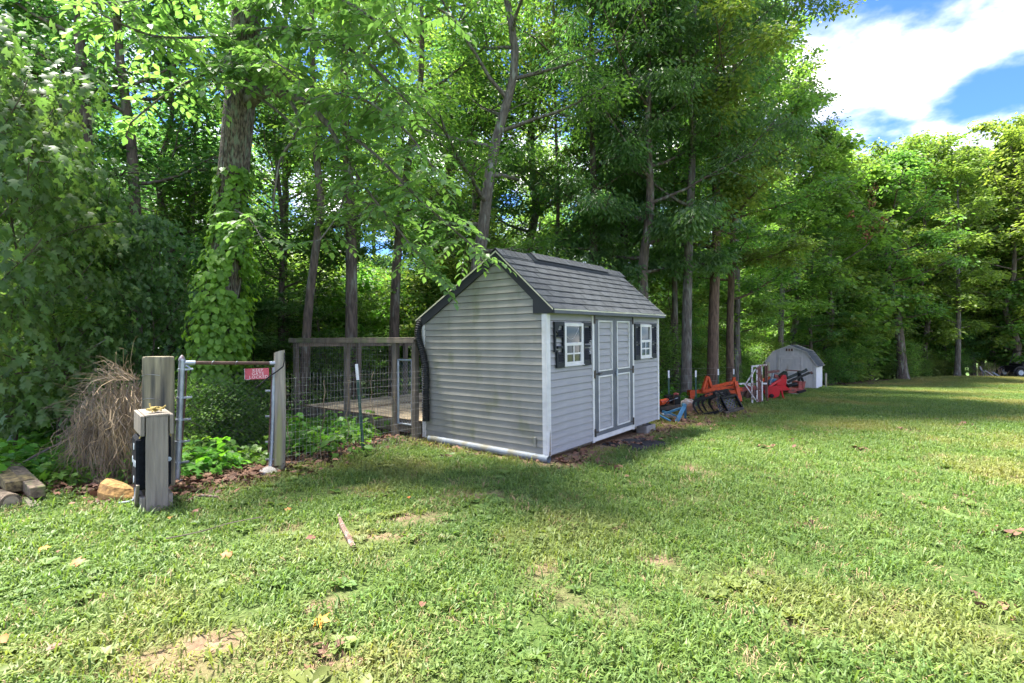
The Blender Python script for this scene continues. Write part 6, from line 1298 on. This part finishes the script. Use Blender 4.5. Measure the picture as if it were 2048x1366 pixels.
# edge trees whose crowns close the wall of leaves
for kd, px, d, s in (('poplar', 1470, 24.5, 1.0), ('hickory', 1290, 15.6, .95), ('poplar', 1560, 30.5, 1.15), ('oak2', 1590, 31.5, 1.1), ('maple', 1480, 27.0, .9), ('maple', 1625, 31.0, .8), ('hickory', 1240, 19.0, 1.05), ('oak2', 1060, 20.0, 1.1), ('maple', 60, 13.0, .85), ('maple', -90, 12.0, .9), ('maple', 330, 13.5, .9), ('oak', 900, 20.0, 1.0), ('maple', 560, 14.5, .75)):
    p_ = P(px, 0, d); place(kd, p_.x, d, s)
n1 = fill(28, ['oak', 'oak2', 'tall', 'tall2', 'maple', 'tall'], 2.2, 18, .85, 1.15, 2.4, 58)
n2 = fill(22, ['oak', 'tall', 'tall2', 'oak2', 'maple'], 14, 34, .85, 1.15, 3.0, 75)
n3 = fill(95, ['sapling', 'sapling2', 'sapling2', 'sapling'], 1.0, 10, .6, 1.15, 1.3, 46)
n4 = fill(85, ['sapling', 'sapling2', 'maple'], 8, 24, .8, 1.3, 2.2, 60)
n5 = fill(90, ['shrub'], .5, 5, .5, 1.15, .9, 44)
def fill_right(n, kinds, e0, e1, smin, smax, mind):
    got = 0; sp = []
    for _ in range(8000):
        if got >= n: break
        px = R.uniform(1640, 2120); y = R.uniform(28, 60); x = (px - 1024) / F * y; e = float(edge_dist(np.array([x]), np.array([y]))[0])
        if not e0 < e < e1 or any((x - a) ** 2 + (y - b_) ** 2 < mind ** 2 for a, b_ in sp): continue
        kd = R.choice(kinds); s = smax
        if px - F * KH[kd][1] * s / y < 1650 and y < 29: continue
        if kd == 'far_sapling' and (abs(px - 1803) < 45 or abs(px - 1915) < 40 or abs(px - 1985) < 30): continue
        if y < 40 and abs(px - 1803) < 55 or y < 42 and abs(px - 1915) < 45: continue
        while s > smin and not fits(x, y, kd, s): s -= .04
        if s <= smin: continue
        place(kd, x, y, s * R.uniform(.93, 1.0)); sp.append((x, y)); got += 1
    return got
n6 = fill_right(48, ['far_maple', 'far_oak', 'far_oak', 'poplar'], 1.2, 18, .55, 1.2, 2.0)
n7 = fill_right(24, ['far_sapling'], .8, 9, .8, 1.4, 1.2)
n8 = fill(60, ['maple', 'oak2', 'maple', 'sapling2'], 22, 48, .8, 1.15, 2.4, 80)
for k in range(26):          # young growth filling the view between the trunks beyond the deck
    px = R.uniform(300, 930); d = R.uniform(16.5, 23); p_ = P(px, 0, d); place(R.choice(['sapling2', 'sapling', 'far_sapling']), p_.x, d, R.uniform(.7, 1.15))
# young maples and shrubs pressed up to the left edge
for px, d, s in ((30, 7.6, .72), (120, 8.8, .70), (215, 9.4, .62), (-40, 6.9, .8), (300, 9.4, .55)):
    p_ = P(px, 0, d); plant('near_maple', p_.x, d, s, ['young maple leaning out at the far left edge', 'young maple with pale shining leaves left of the dry vines', 'young maple rising behind the dry vine tangle', 'young maple mostly out of frame at the left', 'low young maple behind the round timber post'][[30, 120, 215, -40, 300].index(px)], 'tree', sz=s * 1.3)
for px, d, s in ((400, 8.6, .55), (500, 8.5, .6), (470, 7.7, .45), (430, 7.6, .5)):
    p_ = P(px, 0, d); plant('shrub', p_.x, d, s, 'low leafy shrub growing behind the chain-link gate', 'shrub', 'shrubs behind the gate')
print('fill', n1, n2, n3, n4, n5, n6, n7, n8)
